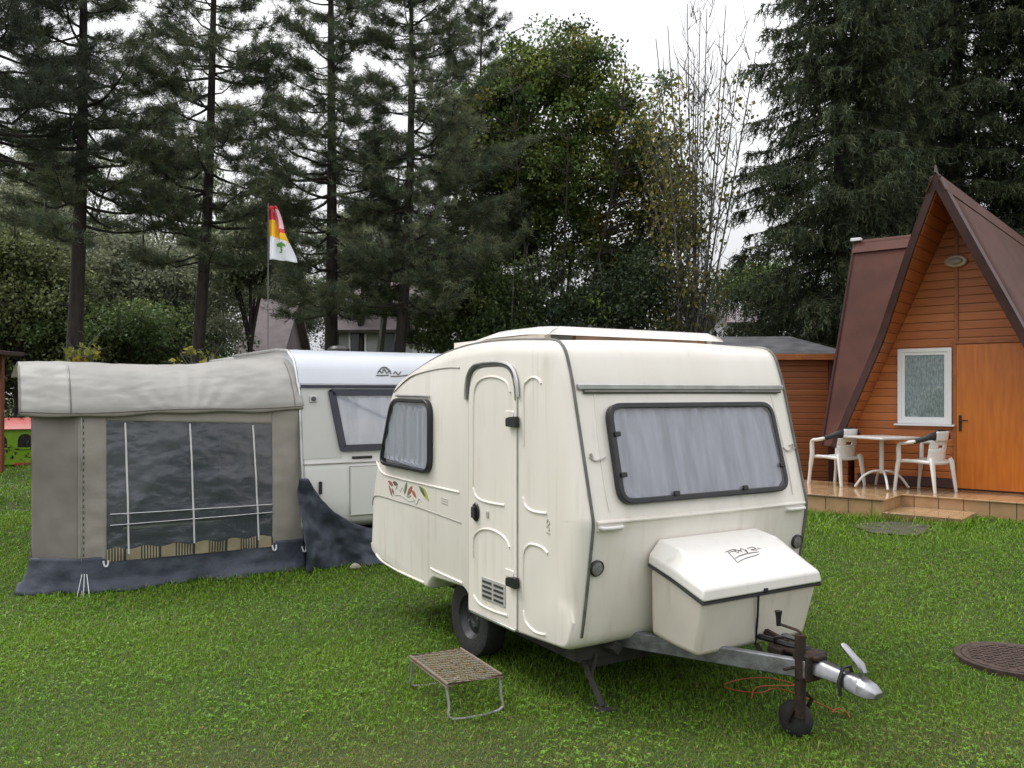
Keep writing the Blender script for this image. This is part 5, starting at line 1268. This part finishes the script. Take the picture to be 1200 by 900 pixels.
# --- pines
pine(at(84, 17), 17, 14.5, .185, 5.2, 2.45, 11, 'tall dark pine with a straight trunk at the left behind the awning', (.35, 0))
pine(at(222, 18.3), 18.3, 14.5, .16, 4.6, 2.35, 12, 'tall pine with a trunk leaning slightly right, left of the flagpole', (.85, 0), .10)
pine(at(386, 19), 19, 15, .17, 3.4, 2.35, 13, 'tall dark pine standing just right of the flag', (.10, 0), .05)
pine(at(459, 18.5), 18.5, 13.2, .15, 3.5, 2.4, 14, 'pine with a curved trunk above the roof of the white caravan', (.75, 0), .22, skew=.25)
pine(at(-28, 15.5), 15.5, 14, .18, 6.4, 2.4, 15, 'dark pine at the left edge with boughs hanging into view', (.2, 0), pal=[(.052, .068, .054), (.070, .088, .064), (.082, .096, .06)])
pine(at(556, 22.5), 22.5, 10.8, .13, 2.0, 2.6, 16, 'dark pine close behind, on the left flank of the broad leafy tree', (.25, 0), .05, 1.25, pal=[(.058, .076, .05), (.076, .098, .058), (.094, .112, .058)])
# a grey leaning stem between the two right-hand pines
rng = np.random.default_rng(5); xb, yb = at(437, 21), 21.0
leafy('slender_tree', 'slender grey tree stem leaning right beside the curved pine', 'tree', xb, yb, [[(0, 0, 0), (.12, 0, 1.5), (.42, 0, 4.0), (.65, 0, 6.5)], [(.40, 0, 3.8), (.1, .2, 5.0)], [(.5, 0, 4.8), (1.0, -.1, 6.2)]],
      np.array([[.2, .1, 5.2], [.7, 0, 6.5], [1.0, -.1, 6.3], [.4, .2, 5.8]]), .09, 26, GREYG, 51, stem_r=.12)
# --- spruces at the right
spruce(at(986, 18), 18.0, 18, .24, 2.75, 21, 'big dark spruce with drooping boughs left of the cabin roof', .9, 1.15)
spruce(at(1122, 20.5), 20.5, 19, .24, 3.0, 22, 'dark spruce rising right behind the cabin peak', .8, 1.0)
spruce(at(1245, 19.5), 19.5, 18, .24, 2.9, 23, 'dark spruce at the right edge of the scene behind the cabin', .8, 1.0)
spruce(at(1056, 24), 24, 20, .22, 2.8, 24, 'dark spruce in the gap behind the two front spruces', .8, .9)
# --- broad leafy tree
def big_tree():
    rng = np.random.default_rng(31); x, y = at(648, 22), 22.0
    stems = []
    for i in range(9):
        a = i * .7 + rng.normal() * .2; sp = rng.uniform(.6, 2.3); stems.append([(.12 * math.cos(a), .12 * math.sin(a), -.1), (.4 * sp * math.cos(a), .4 * sp * math.sin(a), 2.4), (.8 * sp * math.cos(a), .7 * sp * math.sin(a), 5.2), (sp * math.cos(a), .9 * sp * math.sin(a), rng.uniform(7.6, 9.4))])
    lobes = [(-1.1, 0, 7.6, 1.3, 1.3, 1.5), (.2, 0, 8.3, 1.5, 1.4, 1.6), (1.3, 0, 7.3, 1.3, 1.3, 1.6), (-.4, .2, 9.0, .9, .9, .8), (.5, -.1, 9.2, .8, .8, .7), (2.0, .1, 6.2, 1.0, 1.0, 1.4), (2.1, .1, 4.6, .9, .9, 1.2), (-1.7, 0, 6.2, .9, .9, 1.1), (0, 0, 6.2, 1.7, 1.4, 1.0), (-.9, 0, 4.6, .9, .8, .5), (.6, 0, 4.2, 1.2, .9, .5), (-1.2, -.2, 3.0, .9, .8, .6), (1.0, -.3, 2.8, 1.2, .9, .6), (.4, .3, 5.2, 1.5, 1.0, .9), (-1.4, .3, 5.3, .9, .8, .9), (1.5, .3, 3.6, .9, .8, .9)]
    lobes = [(a * 1.2, b, c, d * 1.2, e, f * 1.1) for a, b, c, d, e, f in lobes]; cl = blob_clumps(rng, 980, lobes, .28)
    def ec(c, base, r):
        right = ss(.6, 2.2, c[:, 0]) * ss(8.6, 5.0, c[:, 2]); pick = (r.random(len(c)) < .10 + .32 * right)
        base[pick] = mixcol(r, int(pick.sum()), [(.26, .23, .04), (.18, .19, .04), (.30, .26, .05)], .15)
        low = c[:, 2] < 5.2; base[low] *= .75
        return base
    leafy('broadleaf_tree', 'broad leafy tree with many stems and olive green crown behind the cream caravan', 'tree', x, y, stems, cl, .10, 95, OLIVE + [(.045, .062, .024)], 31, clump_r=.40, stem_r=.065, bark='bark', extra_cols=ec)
big_tree()
# --- nearly bare autumn tree
def bare_tree():
    rng = np.random.default_rng(41); x, y = at(812, 19.5), 19.5; stems = []; tips = []
    heads = [(-.95, 9.2), (-.55, 9.8), (-.15, 10.2), (.25, 10.0), (.6, 9.0), (.95, 8.6), (-1.25, 7.0), (1.25, 8.9), (.05, 8.0), (-.75, 8.2), (.42, 10.6), (.8, 10.3), (-.35, 9.0), (-1.05, 8.4), (.15, 9.2)]
    for i, (hx, hz) in enumerate(heads):
        yy = rng.normal() * .5; st = [(.05 * (i - 7), rng.normal() * .1, -.1), (.035 * (i - 7) + .12 * hx, yy * .2, 2.2), (.5 * hx, yy * .6, 5.0), (hx, yy, hz)]
        stems.append(st); P = smooth_path([V(*p) for p in st], 6)
        for q in range(17):
            f = rng.uniform(.30, .98); p = P[int(f * (len(P) - 1))]; L = rng.uniform(.6, 1.9) * (1.2 - .65 * f); a = rng.choice([-1, 1]) * rng.uniform(.15, .5)
            e = p + V(math.sin(a) * L, rng.normal() * .35 * L, math.cos(a) * L); stems.append([tuple(p), tuple((p + e) / 2 + V(.10 * np.sign(a) * L, 0, -.04)), tuple(e)]); tips.append(e)
            for w_ in range(4):
                pp = p + (e - p) * rng.uniform(.3, .95); e2 = pp + V(rng.normal() * .20, rng.normal() * .2, rng.uniform(.2, .65)); stems.append([tuple(pp), tuple((pp + e2) / 2), tuple(e2)]); tips.append(e2)
    tips = np.array(tips); low = tips[tips[:, 2] < 8.3]; sel = low[rng.random(len(low)) < .16 + .35 * (low[:, 0] < -.1)]
    t = leafy('bare_tree', 'thin, nearly bare tree with scattered yellow leaves beside the spruce', 'tree', x, y, [], np.zeros((0, 3)), .1, 0, OLIVE, 41) if False else None
    r2 = np.random.default_rng(42); t = thing('bare_tree', 'thin, nearly bare tree with scattered yellow leaves beside the spruce', 'tree', (x, y, float(gz(x, y))), 0)
    bm = MB()
    for i_, st in enumerate(stems):
        P = smooth_path([V(*p) for p in st], 4); k = len(P); r_ = .045 if len(st) == 4 else (.007 if i_ % 5 else .015)
        bm.tube(P, [max(.0035, r_ * (1 - .8 * i / (k - 1))) for i in range(k)], 5, caps=False)
    bm.build('trunk', 'barkgrey', t)
    C_ = np.repeat(sel, 9, 0); C_ = C_ + r2.normal(size=C_.shape) * .13; d = nrm(r2.normal(size=C_.shape) + V(0, 0, -.8))
    quads_obj('foliage', leaves(C_, d, r2.uniform(.08, .15, len(C_)), r2), mixcol(r2, len(C_), [(.26, .23, .045), (.15, .165, .04), (.36, .30, .06), (.09, .11, .04)], .2), 'leaf', t)
bare_tree()
# --- dark understorey between lawn and the leafy tree
for i, (u, Y, rx, rz, pal, lab) in enumerate([
    (640, 20.4, 1.5, 2.3, DARKG, 'dark green bush directly behind the cream caravan roof'),
    (735, 20.0, 1.4, 2.5, DARKG, 'dark bush behind the right half of the caravan roof hatch'),
    (545, 20.6, 1.1, 2.1, GREEN, 'mid green bush behind where the two caravan roofs meet'),
    (800, 20.8, 1.0, 2.2, DARKG, 'dark bush at the foot of the bare tree'),
    (855, 20.5, .8, 1.5, DARKG, 'small dark bush between the bare tree and the big spruce'),
    (595, 19.6, .9, 2.7, GREEN, 'upright green bush left of the broad leafy tree'),
    (690, 19.3, .8, 1.7, OLIVE, 'low olive bush with yellowing leaves behind the roof hatch')]):
    bush(at(u, Y), Y, rx * 1.1, rz * 1.75, 100 + i, lab, pal, lsize=.085, group='shrubs under the leafy tree', dens=1.7, nleaf=60)
# --- left background: hedge, shrubs, paler trees farther off
for i, (u, Y, rx, rz, pal, lab) in enumerate([
    (20, 21.5, 1.5, 1.3, DARKG, 'dark hedge bush at far left by the timber post'),
    (120, 22, 1.7, 1.1, DARKG, 'dark hedge bush right of the leftmost pine trunk'),
    (205, 22.5, 1.7, 1.3, DARKG, 'dark hedge bush left of the leaning pine trunk'),
    (285, 23, 1.5, 1.5, GREEN, 'low green bush in front of the mauve house'),
    (350, 23.5, 1.2, 1.1, GREEN, 'small green bush beneath the flag'),
    (420, 23.5, 1.1, 1.0, PALEG, 'small pale green bush between two pine trunks'),
    (495, 22.5, 1.0, 2.2, DARKG, 'dark upright bush right of the curved pine trunk')]):
    bush(at(u, Y), Y, rx, rz * .85, 130 + i, lab, pal, lsize=.085, group='hedge bushes behind the awning', dens=1.4, z0=0.05)
def far_tree(u, Y, rx, h, seed, pal, label, base=.3):
    rng = np.random.default_rng(seed); x = at(u, Y); lobes = []
    for i in range(9):
        a = rng.random() * 6.28; q = rng.uniform(.1, .6); z = h * rng.uniform(base, .82); k = math.sin(math.pi * min(1, (z / h) * .9 + .1)) + .25
        lobes.append((rx * q * math.cos(a) * k, rx * q * math.sin(a) * k, z, rx * .5, rx * .5, h * .14))
    cl = blob_clumps(rng, int(120 + 16 * rx * h), lobes, .35)
    stems = [[(0, 0, -.1), (.1, 0, h * .35), (rx * .25 * math.cos(i * 1.3), rx * .25 * math.sin(i * 1.3), h * .65), (rx * .5 * math.cos(i * 1.3), rx * .5 * math.sin(i * 1.3), h * .9)] for i in range(5)]
    leafy('background_tree', label, 'tree', x, Y, stems, cl, .125, 75, pal, seed, 'leafy trees beyond the pines', clump_r=.62, stem_r=.12, bark='bark')
far_tree(20, 27, 3.0, 7.4, 61, PALEG, 'pale green leafy tree at the far left beyond the pines', .2)
far_tree(-40, 30, 3.4, 10.5, 66, GREYG, 'grey green leafy tree at the left border beyond the pines', .15)
far_tree(150, 28, 3.2, 5.4, 62, GREEN, 'bright green weeping-looking tree between the two left pines', .08)
far_tree(205, 38, 4.0, 14.0, 63, GREYG, 'tall greyish tree far behind the leaning pine', .2)
far_tree(85, 40, 4.4, 15.0, 64, GREYG, 'tall grey green tree far behind the leftmost pine', .2)
far_tree(300, 44, 4.0, 12.0, 65, GREYG, 'greyish tree rising behind the mauve house', .3)
far_tree(420, 46, 3.8, 10.6, 67, GREYG, 'greyish tree behind the house between the pines', .35)
far_tree(520, 40, 3.0, 8.5, 68, GREEN, 'green tree far behind the curved pine', .25)
far_tree(-190, 31, 3.6, 9.0, 165, GREYG, 'grey green leafy tree beyond the left border of the lawn', .12)
far_tree(55, 29, 3.0, 9.8, 161, GREYG, 'grey green tree close behind the leftmost pine', .3)
far_tree(165, 30, 3.0, 9.0, 162, GREYG, 'grey green tree between the leftmost pine and the leaning pine', .3)
far_tree(290, 31, 2.6, 9.2, 163, GREYG, 'grey green tree left of the flag beside the mauve house', .66)
far_tree(420, 33, 2.4, 8.6, 164, GREYG, 'grey green tree beyond the two pines right of the flag', .68)
far_tree(900, 40, 3.0, 6.5, 69, GREEN, 'green tree low behind the spruce and iron fence', .2)
# saplings with yellow leaves peeping over the awning
def sapling(u, Y, h, seed, label, n):
    rng = np.random.default_rng(seed); st = [[(0, 0, 0), (.03, 0, h * .6), (0, 0, h)], [(.02, 0, h * .7), (.18, 0, h * .95)], [(.02, 0, h * .7), (-.2, .05, h * .98)]]
    cl = np.array([(rng.normal() * .17, rng.normal() * .15, h - .1 + rng.normal() * .12) for _ in range(n)])
    leafy('sapling', label, 'sapling', at(u, Y), Y, st, cl, .12, 9, YEL, seed, 'yellow-leaved saplings behind the awning', clump_r=.12, stem_r=.014)
sapling(98, 14.5, 2.68, 71, 'yellow-leaved sapling peeping over the awning beside the leftmost pine', 12)
sapling(234, 15, 2.58, 72, 'tiny yellow-green sapling tip over the middle of the awning roof', 5)
sapling(68, 15, 2.48, 73, 'tiny yellow-green sapling tip at the left end of the awning roof', 3)

# ================================================================== far houses, fence, playground
def house(name, label, x, y, w_, d_, hw, hr, rz, wall, roof, wins, z0=None):
    z = float(gz(x, y)) if z0 is None else z0; t = thing(name, label, 'house', (x, y, z), rz)
    mb = MB(); mb.box((0, 0, hw / 2), (w_, d_, hw)); mb.add([(-w_ / 2, -d_ / 2, hw), (-w_ / 2, d_ / 2, hw), (-w_ / 2, 0, hw + hr), (w_ / 2, -d_ / 2, hw), (w_ / 2, d_ / 2, hw), (w_ / 2, 0, hw + hr)], [(0, 1, 2), (3, 5, 4)]); mb.build('wall', wall, t, smooth=0)
    o = .35; k = hr / (d_ / 2)
    mb = MB(); mb.add([(-w_ / 2 - o, -d_ / 2 - o, hw - o * k + .03), (w_ / 2 + o, -d_ / 2 - o, hw - o * k + .03), (w_ / 2 + o, 0, hw + hr + .03), (-w_ / 2 - o, 0, hw + hr + .03), (-w_ / 2 - o, d_ / 2 + o, hw - o * k + .03), (w_ / 2 + o, d_ / 2 + o, hw - o * k + .03)], [(0, 1, 2, 3), (3, 2, 5, 4)]); mb.build('roof', roof, t, smooth=0, solid=.14)
    for wx, wz, ww, wh in wins:
        o_, i_ = rect_ring(wx - ww / 2, wx + ww / 2, wz - wh / 2, wz + wh / 2, .07); f_ = (V(0, -d_ / 2, 0), V(1, 0, 0), V(0, 0, 1), V(0, -1, 0))
        mb = MB(); mb.ring(o_, i_, f_, 0, .06); wn = mb.build('window', 'upvc', t, smooth=0)
        mb = MB(); mb.plate(i_, f_, .01, .02); mb.build('pane', 'darkglass', wn, smooth=0)
house('house', 'mauve house with a faded pink roof glimpsed behind the flagpole', at(325, 36), 36, 1.2, 6, 3.4, 2.2, R(4), 'housewall2', 'pinkroof', [(-.2, 2.1, .8, 1.1)], 0.2)
house('house', 'pale house with grey pink roof and windows between the right-hand pines', at(462, 36), 36, 2.9, 6, 3.9, 2.0, R(-6), 'housewall', 'pinkroof', [(-.7, 3.3, .7, 1.0), (.5, 3.3, .7, 1.0)], 0.6)
house('house', 'pale grey house with pink roof at the gap left of the big spruce', at(860, 34), 34, 1.3, 4, 2.05, .65, R(3), 'housewall', 'pinkroof', [(-.4, 1.3, .35, .9)])
fx0, fx1, FYY = at(836, 25), at(985, 25), 25.0
fe = thing('iron_fence', 'dark iron railing fence on the bank behind the shed', 'fence', ((fx0 + fx1) / 2, FYY, float(gz((fx0 + fx1) / 2, FYY))), 0)
hwf = (fx1 - fx0) / 2
for z in (.25, 1.15): 
    mb = MB(); mb.box((0, 0, z), (2 * hwf, .035, .04)); mb.build('rail', 'black', fe, smooth=0)
mb = MB()
for i in range(int(2 * hwf / .13)): mb.box((-hwf + .05 + i * .13, 0, .72), (.030, .030, 1.25))
mb.build('bars', 'black', fe, smooth=0)
for s_ in (-1, 0, 1): mb = MB(); mb.box((s_ * (hwf - .05), .03, .70), (.09, .09, 1.5)); mb.build('post', 'black', fe, smooth=0)

PX, PY = at(19, 21), 21.0
ph_ = thing('playhouse', 'lime green plastic playhouse with red roof at the left edge', 'playhouse', (PX, PY, float(gz(PX, PY))), R(18))
o_ = [V(-.62, 0), V(.62, 0), V(.62, .92), V(-.62, .92)]
n_ = 16; arch = [V(.17 * math.cos(t) , .55 + .20 * math.sin(t)) for t in np.linspace(0, math.pi, n_)]
mb = MB()
for y in (-.5, .44): mb.box((0, y + .03, .46), (1.24, .06, .92))
for x in (-.59, .59): mb.box((x, 0, .46), (.06, 1.0, .92))
mb.build('wall', 'playgreen', ph_, bevel=.02)
fp_ = (V(0, -.5, 0), V(1, 0, 0), V(0, 0, 1), V(0, -1, 0))
for xo in (-.25, .30):
    arch = [V(xo - .16, .42), V(xo + .16, .42)] + [V(xo + .16 * math.cos(t), .58 + .17 * math.sin(t)) for t in np.linspace(0, math.pi, 10)]
    mb = MB(); mb.plate(arch, fp_, -.0, .012); wn = mb.build('window', 'slot', ph_, smooth=0)
    mb = MB(); mb.box((xo, -.525, .40), (.40, .06, .05)); mb.build('sill', 'playgreen', wn, bevel=.01)
mb = MB(); mb.add([(-.75, -.65, .86), (.75, -.65, .86), (.6, -.2, 1.12), (-.6, -.2, 1.12), (-.75, .65, .86), (.75, .65, .86), (.6, .2, 1.12), (-.6, .2, 1.12)], [(0, 1, 2, 3), (3, 2, 6, 7), (7, 6, 5, 4), (0, 3, 7, 4), (1, 5, 6, 2), (0, 4, 5, 1)]); mb.build('roof', 'playred', ph_, bevel=.03)
mb = MB(); mb.box((.3, -.62, .03), (.4, .2, .06)); mb.build('doorstep', 'playred', ph_, bevel=.01)
px_, py_ = at(1, 19.5), 19.5
pf = thing('play_tower', 'red-brown timber play frame with a plank roof at the left edge', 'play frame', (px_, py_, float(gz(px_, py_))), 0)
for xx in (-1.6, 0):
    mb = MB(); mb.box((xx, 0, 1.35), (.11, .11, 2.8)); mb.build('post', 'postred', pf, bevel=.008)
mb = MB(); mb.box((-.75, 0, 2.72), (1.9, 1.2, .09), None); mb.box((-.75, -.6, 2.55), (1.9, .04, .34)); mb.build('roof', 'bargebrown', pf, bevel=.008)
mb = MB(); mb.box((-.8, 0, 1.2), (1.6, .10, .10)); mb.build('beam', 'postred', pf, bevel=.008)

# ================================================================== grass
def in_poly(px, py, poly):
    ins = np.zeros(len(px), bool); k = len(poly)
    for i in range(k):
        x0, y0 = poly[i]; x1, y1 = poly[(i + 1) % k]
        c = ((y0 > py) != (y1 > py)) & (px < (x1 - x0) * (py - y0) / (y1 - y0 + 1e-12) + x0); ins ^= c
    return ins
def lawn():
    rng = np.random.default_rng(7); XS = []; YS = []; SZ = []; WD = []
    def zone(y0, y1, dens, sz, wd, marg=.5):
        n = int(dens * (y1 - y0) * (y0 + y1) * .5 * 1.26); y = np.sqrt(rng.uniform(y0 ** 2, y1 ** 2, n)); x = rng.uniform(-1, 1, n) * (y * .60 + marg)
        XS.append(x); YS.append(y); SZ.append(np.full(n, sz)); WD.append(np.full(n, wd))
    zone(3.6, 5.2, 8500, .030, .0046); zone(5.2, 7.0, 5600, .032, .006); zone(7.0, 10, 2900, .036, .0085); zone(10, 14, 1300, .046, .013); zone(14, 24, 260, .07, .022)
    x, y, sz, wd = map(np.concatenate, (XS, YS, SZ, WD))
    keep = np.ones(len(x), bool)
    ter_poly = [cab_world(*p) for p in [(-3.45, .1), (-3.45, -1.79), (-.46, -1.82), (.47, -1.82), (.47, -1.0), (2.65, -1.0), (2.65, 5.5), (-2, 5.5)]]
    keep &= ~in_poly(x, y, ter_poly)
    keep &= ((x - 3.62) ** 2 + (y - 6.12) ** 2) > .385 ** 2
    pt = ((x - 4.62) / .46) ** 2 + ((y - 10.30) / .42) ** 2; keep &= (pt > 1.15) | (rng.random(len(x)) < .55 * pt.clip(.3, 1))
    cxl = (x - AO[0]) * F_[0] + (y - AO[1]) * F_[1]; cyl = (x - AO[0]) * E_[0] + (y - AO[1]) * E_[1]
    keep &= ~((cxl < -.05) & (cxl > -4.5) & (cyl > -2.5) & (cyl < 2.0))
    x, y, sz, wd = x[keep], y[keep], sz[keep], wd[keep]; n = len(x)
    def nz(fx, fy, ph): return np.sin(fx * x + fy * y + ph) 
    patch = .5 + .25 * nz(1.3, .9, 0) * nz(-.7, 1.6, 1.2) + .2 * nz(3.1, -2.2, .5) * nz(2.1, 3.4, 2) + .15 * nz(7, 5, 1) * nz(-6, 8, 2.2)
    thin = .5 + .5 * nz(2.3, 1.7, 2.0) * nz(-1.9, 2.6, .3)
    # worn, yellowish ground near the camera to the left and under the caravan nose
    worn = np.exp(-(((x + .5) / 1.3) ** 2 + ((y - 4.4) / .55) ** 2)) + .8 * np.exp(-(((x + 1.75) / .7) ** 2 + ((y - 4.3) / .35) ** 2)) + .7 * np.exp(-(((x - 2.5) / .9) ** 2 + ((y - 4.7) / .35) ** 2))
    h = sz * rng.uniform(.45, 1.35, n) * (.75 + .5 * patch) * (1 - .35 * worn.clip(0, 1))
    tallm = (rng.random(n) < .012); h[tallm] *= 1.9
    edge = np.exp(-np.maximum(0, np.abs(cxl[keep] - .1) - .05) * 6) * ((cyl[keep] > -2.6) & (cyl[keep] < 2)); h *= 1 + .7 * edge
    for q in range(len(ter_poly) - 4):
        a, b = V(*ter_poly[q]), V(*ter_poly[q + 1]); t_ = ((x - a[0]) * (b - a)[0] + (y - a[1]) * (b - a)[1]) / np.sum((b - a) ** 2); t_ = t_.clip(0, 1)
        dd = np.hypot(x - a[0] - t_ * (b - a)[0], y - a[1] - t_ * (b - a)[1]); h *= 1 + .9 * np.exp(-dd * 5)
    z = gz(x, y) - .004
    a = rng.uniform(0, 6.283, n); ln = rng.uniform(.2, 1.25, n)
    dirx, diry = np.cos(a) * ln, np.sin(a) * ln
    B = np.stack([x, y, z], 1); side = np.stack([-np.sin(a), np.cos(a), np.zeros(n)], 1) * (wd * rng.uniform(.6, 1.3, n) * .5)[:, None]
    # random facing of the flat side
    a2 = a + rng.normal(size=n) * .7; side = np.stack([-np.sin(a2), np.cos(a2), np.zeros(n)], 1) * (wd * rng.uniform(.6, 1.3, n) * .5)[:, None]
    mid = B + np.stack([dirx * h * .35, diry * h * .35, h * .62], 1); tip = B + np.stack([dirx * h * 1.05, diry * h * 1.05, h * (1.0 - .25 * ln)], 1)
    Vt = np.stack([B - side, B + side, mid + side * .8, mid - side * .8, tip + side * .12, tip - side * .12], 1).reshape(-1, 3)
    i0 = np.arange(n) * 6; Fq = np.concatenate([np.stack([i0, i0 + 1, i0 + 2, i0 + 3], 1), np.stack([i0 + 3, i0 + 2, i0 + 4, i0 + 5], 1)])
    g1 = np.array([.105, .238, .012]); g2 = np.array([.208, .355, .022]); g3 = np.array([.24, .32, .045]); dry = np.array([.28, .22, .09])
    t = patch.clip(0, 1)[:, None] * .6 + rng.random((n, 1)) * .4; col = g1 * (1 - t) + g2 * t
    yv = ((rng.random(n) < .06 + .16 * (thin > .8) + .5 * worn))[:, None]; col = np.where(yv, col * .35 + g3 * .65, col)
    dv = (rng.random(n) < 0.02 + .42 * worn)[:, None]; col = np.where(dv, dry, col); col = col * rng.uniform(.6, 1.35, (n, 1))
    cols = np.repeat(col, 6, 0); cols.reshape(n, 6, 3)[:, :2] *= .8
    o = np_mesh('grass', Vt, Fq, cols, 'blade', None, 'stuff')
    # clover and daisy-leaf weeds: small flat leaflets in threes
    nc = 17000; yc = np.sqrt(rng.uniform(3.7 ** 2, 9.0 ** 2, nc)); xc = rng.uniform(-1, 1, nc) * (yc * .6 + .3)
    pc = np.sin(1.9 * xc + .7 * yc) * np.sin(2.3 * yc - 1.1 * xc) + .5 * np.sin(5 * xc - 3 * yc)
    kp = (rng.random(nc) < (.25 + .75 * (pc > .1))); ck = (xc - AO[0]) * F_[0] + (yc - AO[1]) * F_[1] > .25; kp &= ck & (((xc - 3.62) ** 2 + (yc - 6.12) ** 2) > .45 ** 2); xc, yc = xc[kp], yc[kp]; nc = len(xc)
    C_ = np.stack([xc, yc, gz(xc, yc) + rng.uniform(.018, .05, nc)], 1); C3 = np.repeat(C_, 3, 0); ang = np.repeat(rng.uniform(0, 6.28, nc), 3) + np.tile([0, 2.09, 4.19], nc)
    d = nrm(np.stack([np.cos(ang), np.sin(ang), rng.uniform(-.1, .5, 3 * nc)], 1)); s_ = np.repeat(rng.uniform(.008, .019, nc), 3); sd = np.stack([-np.sin(ang), np.cos(ang), np.zeros(3 * nc)], 1) * (s_ * .42)[:, None]
    Q = np.stack([C3, C3 + d * (s_ * .6)[:, None] + sd, C3 + d * s_[:, None], C3 + d * (s_ * .6)[:, None] - sd], 1)
    c1_ = np.array([.155, .30, .035]) * rng.uniform(.7, 1.4, (nc, 1)); br_ = rng.random(nc) < .03; c1_[br_] = np.array([.34, .24, .07]); cc = np.repeat(c1_, 3, 0)
    quads_obj('clover', Q, cc, 'blade', None, 'stuff')
lawn()
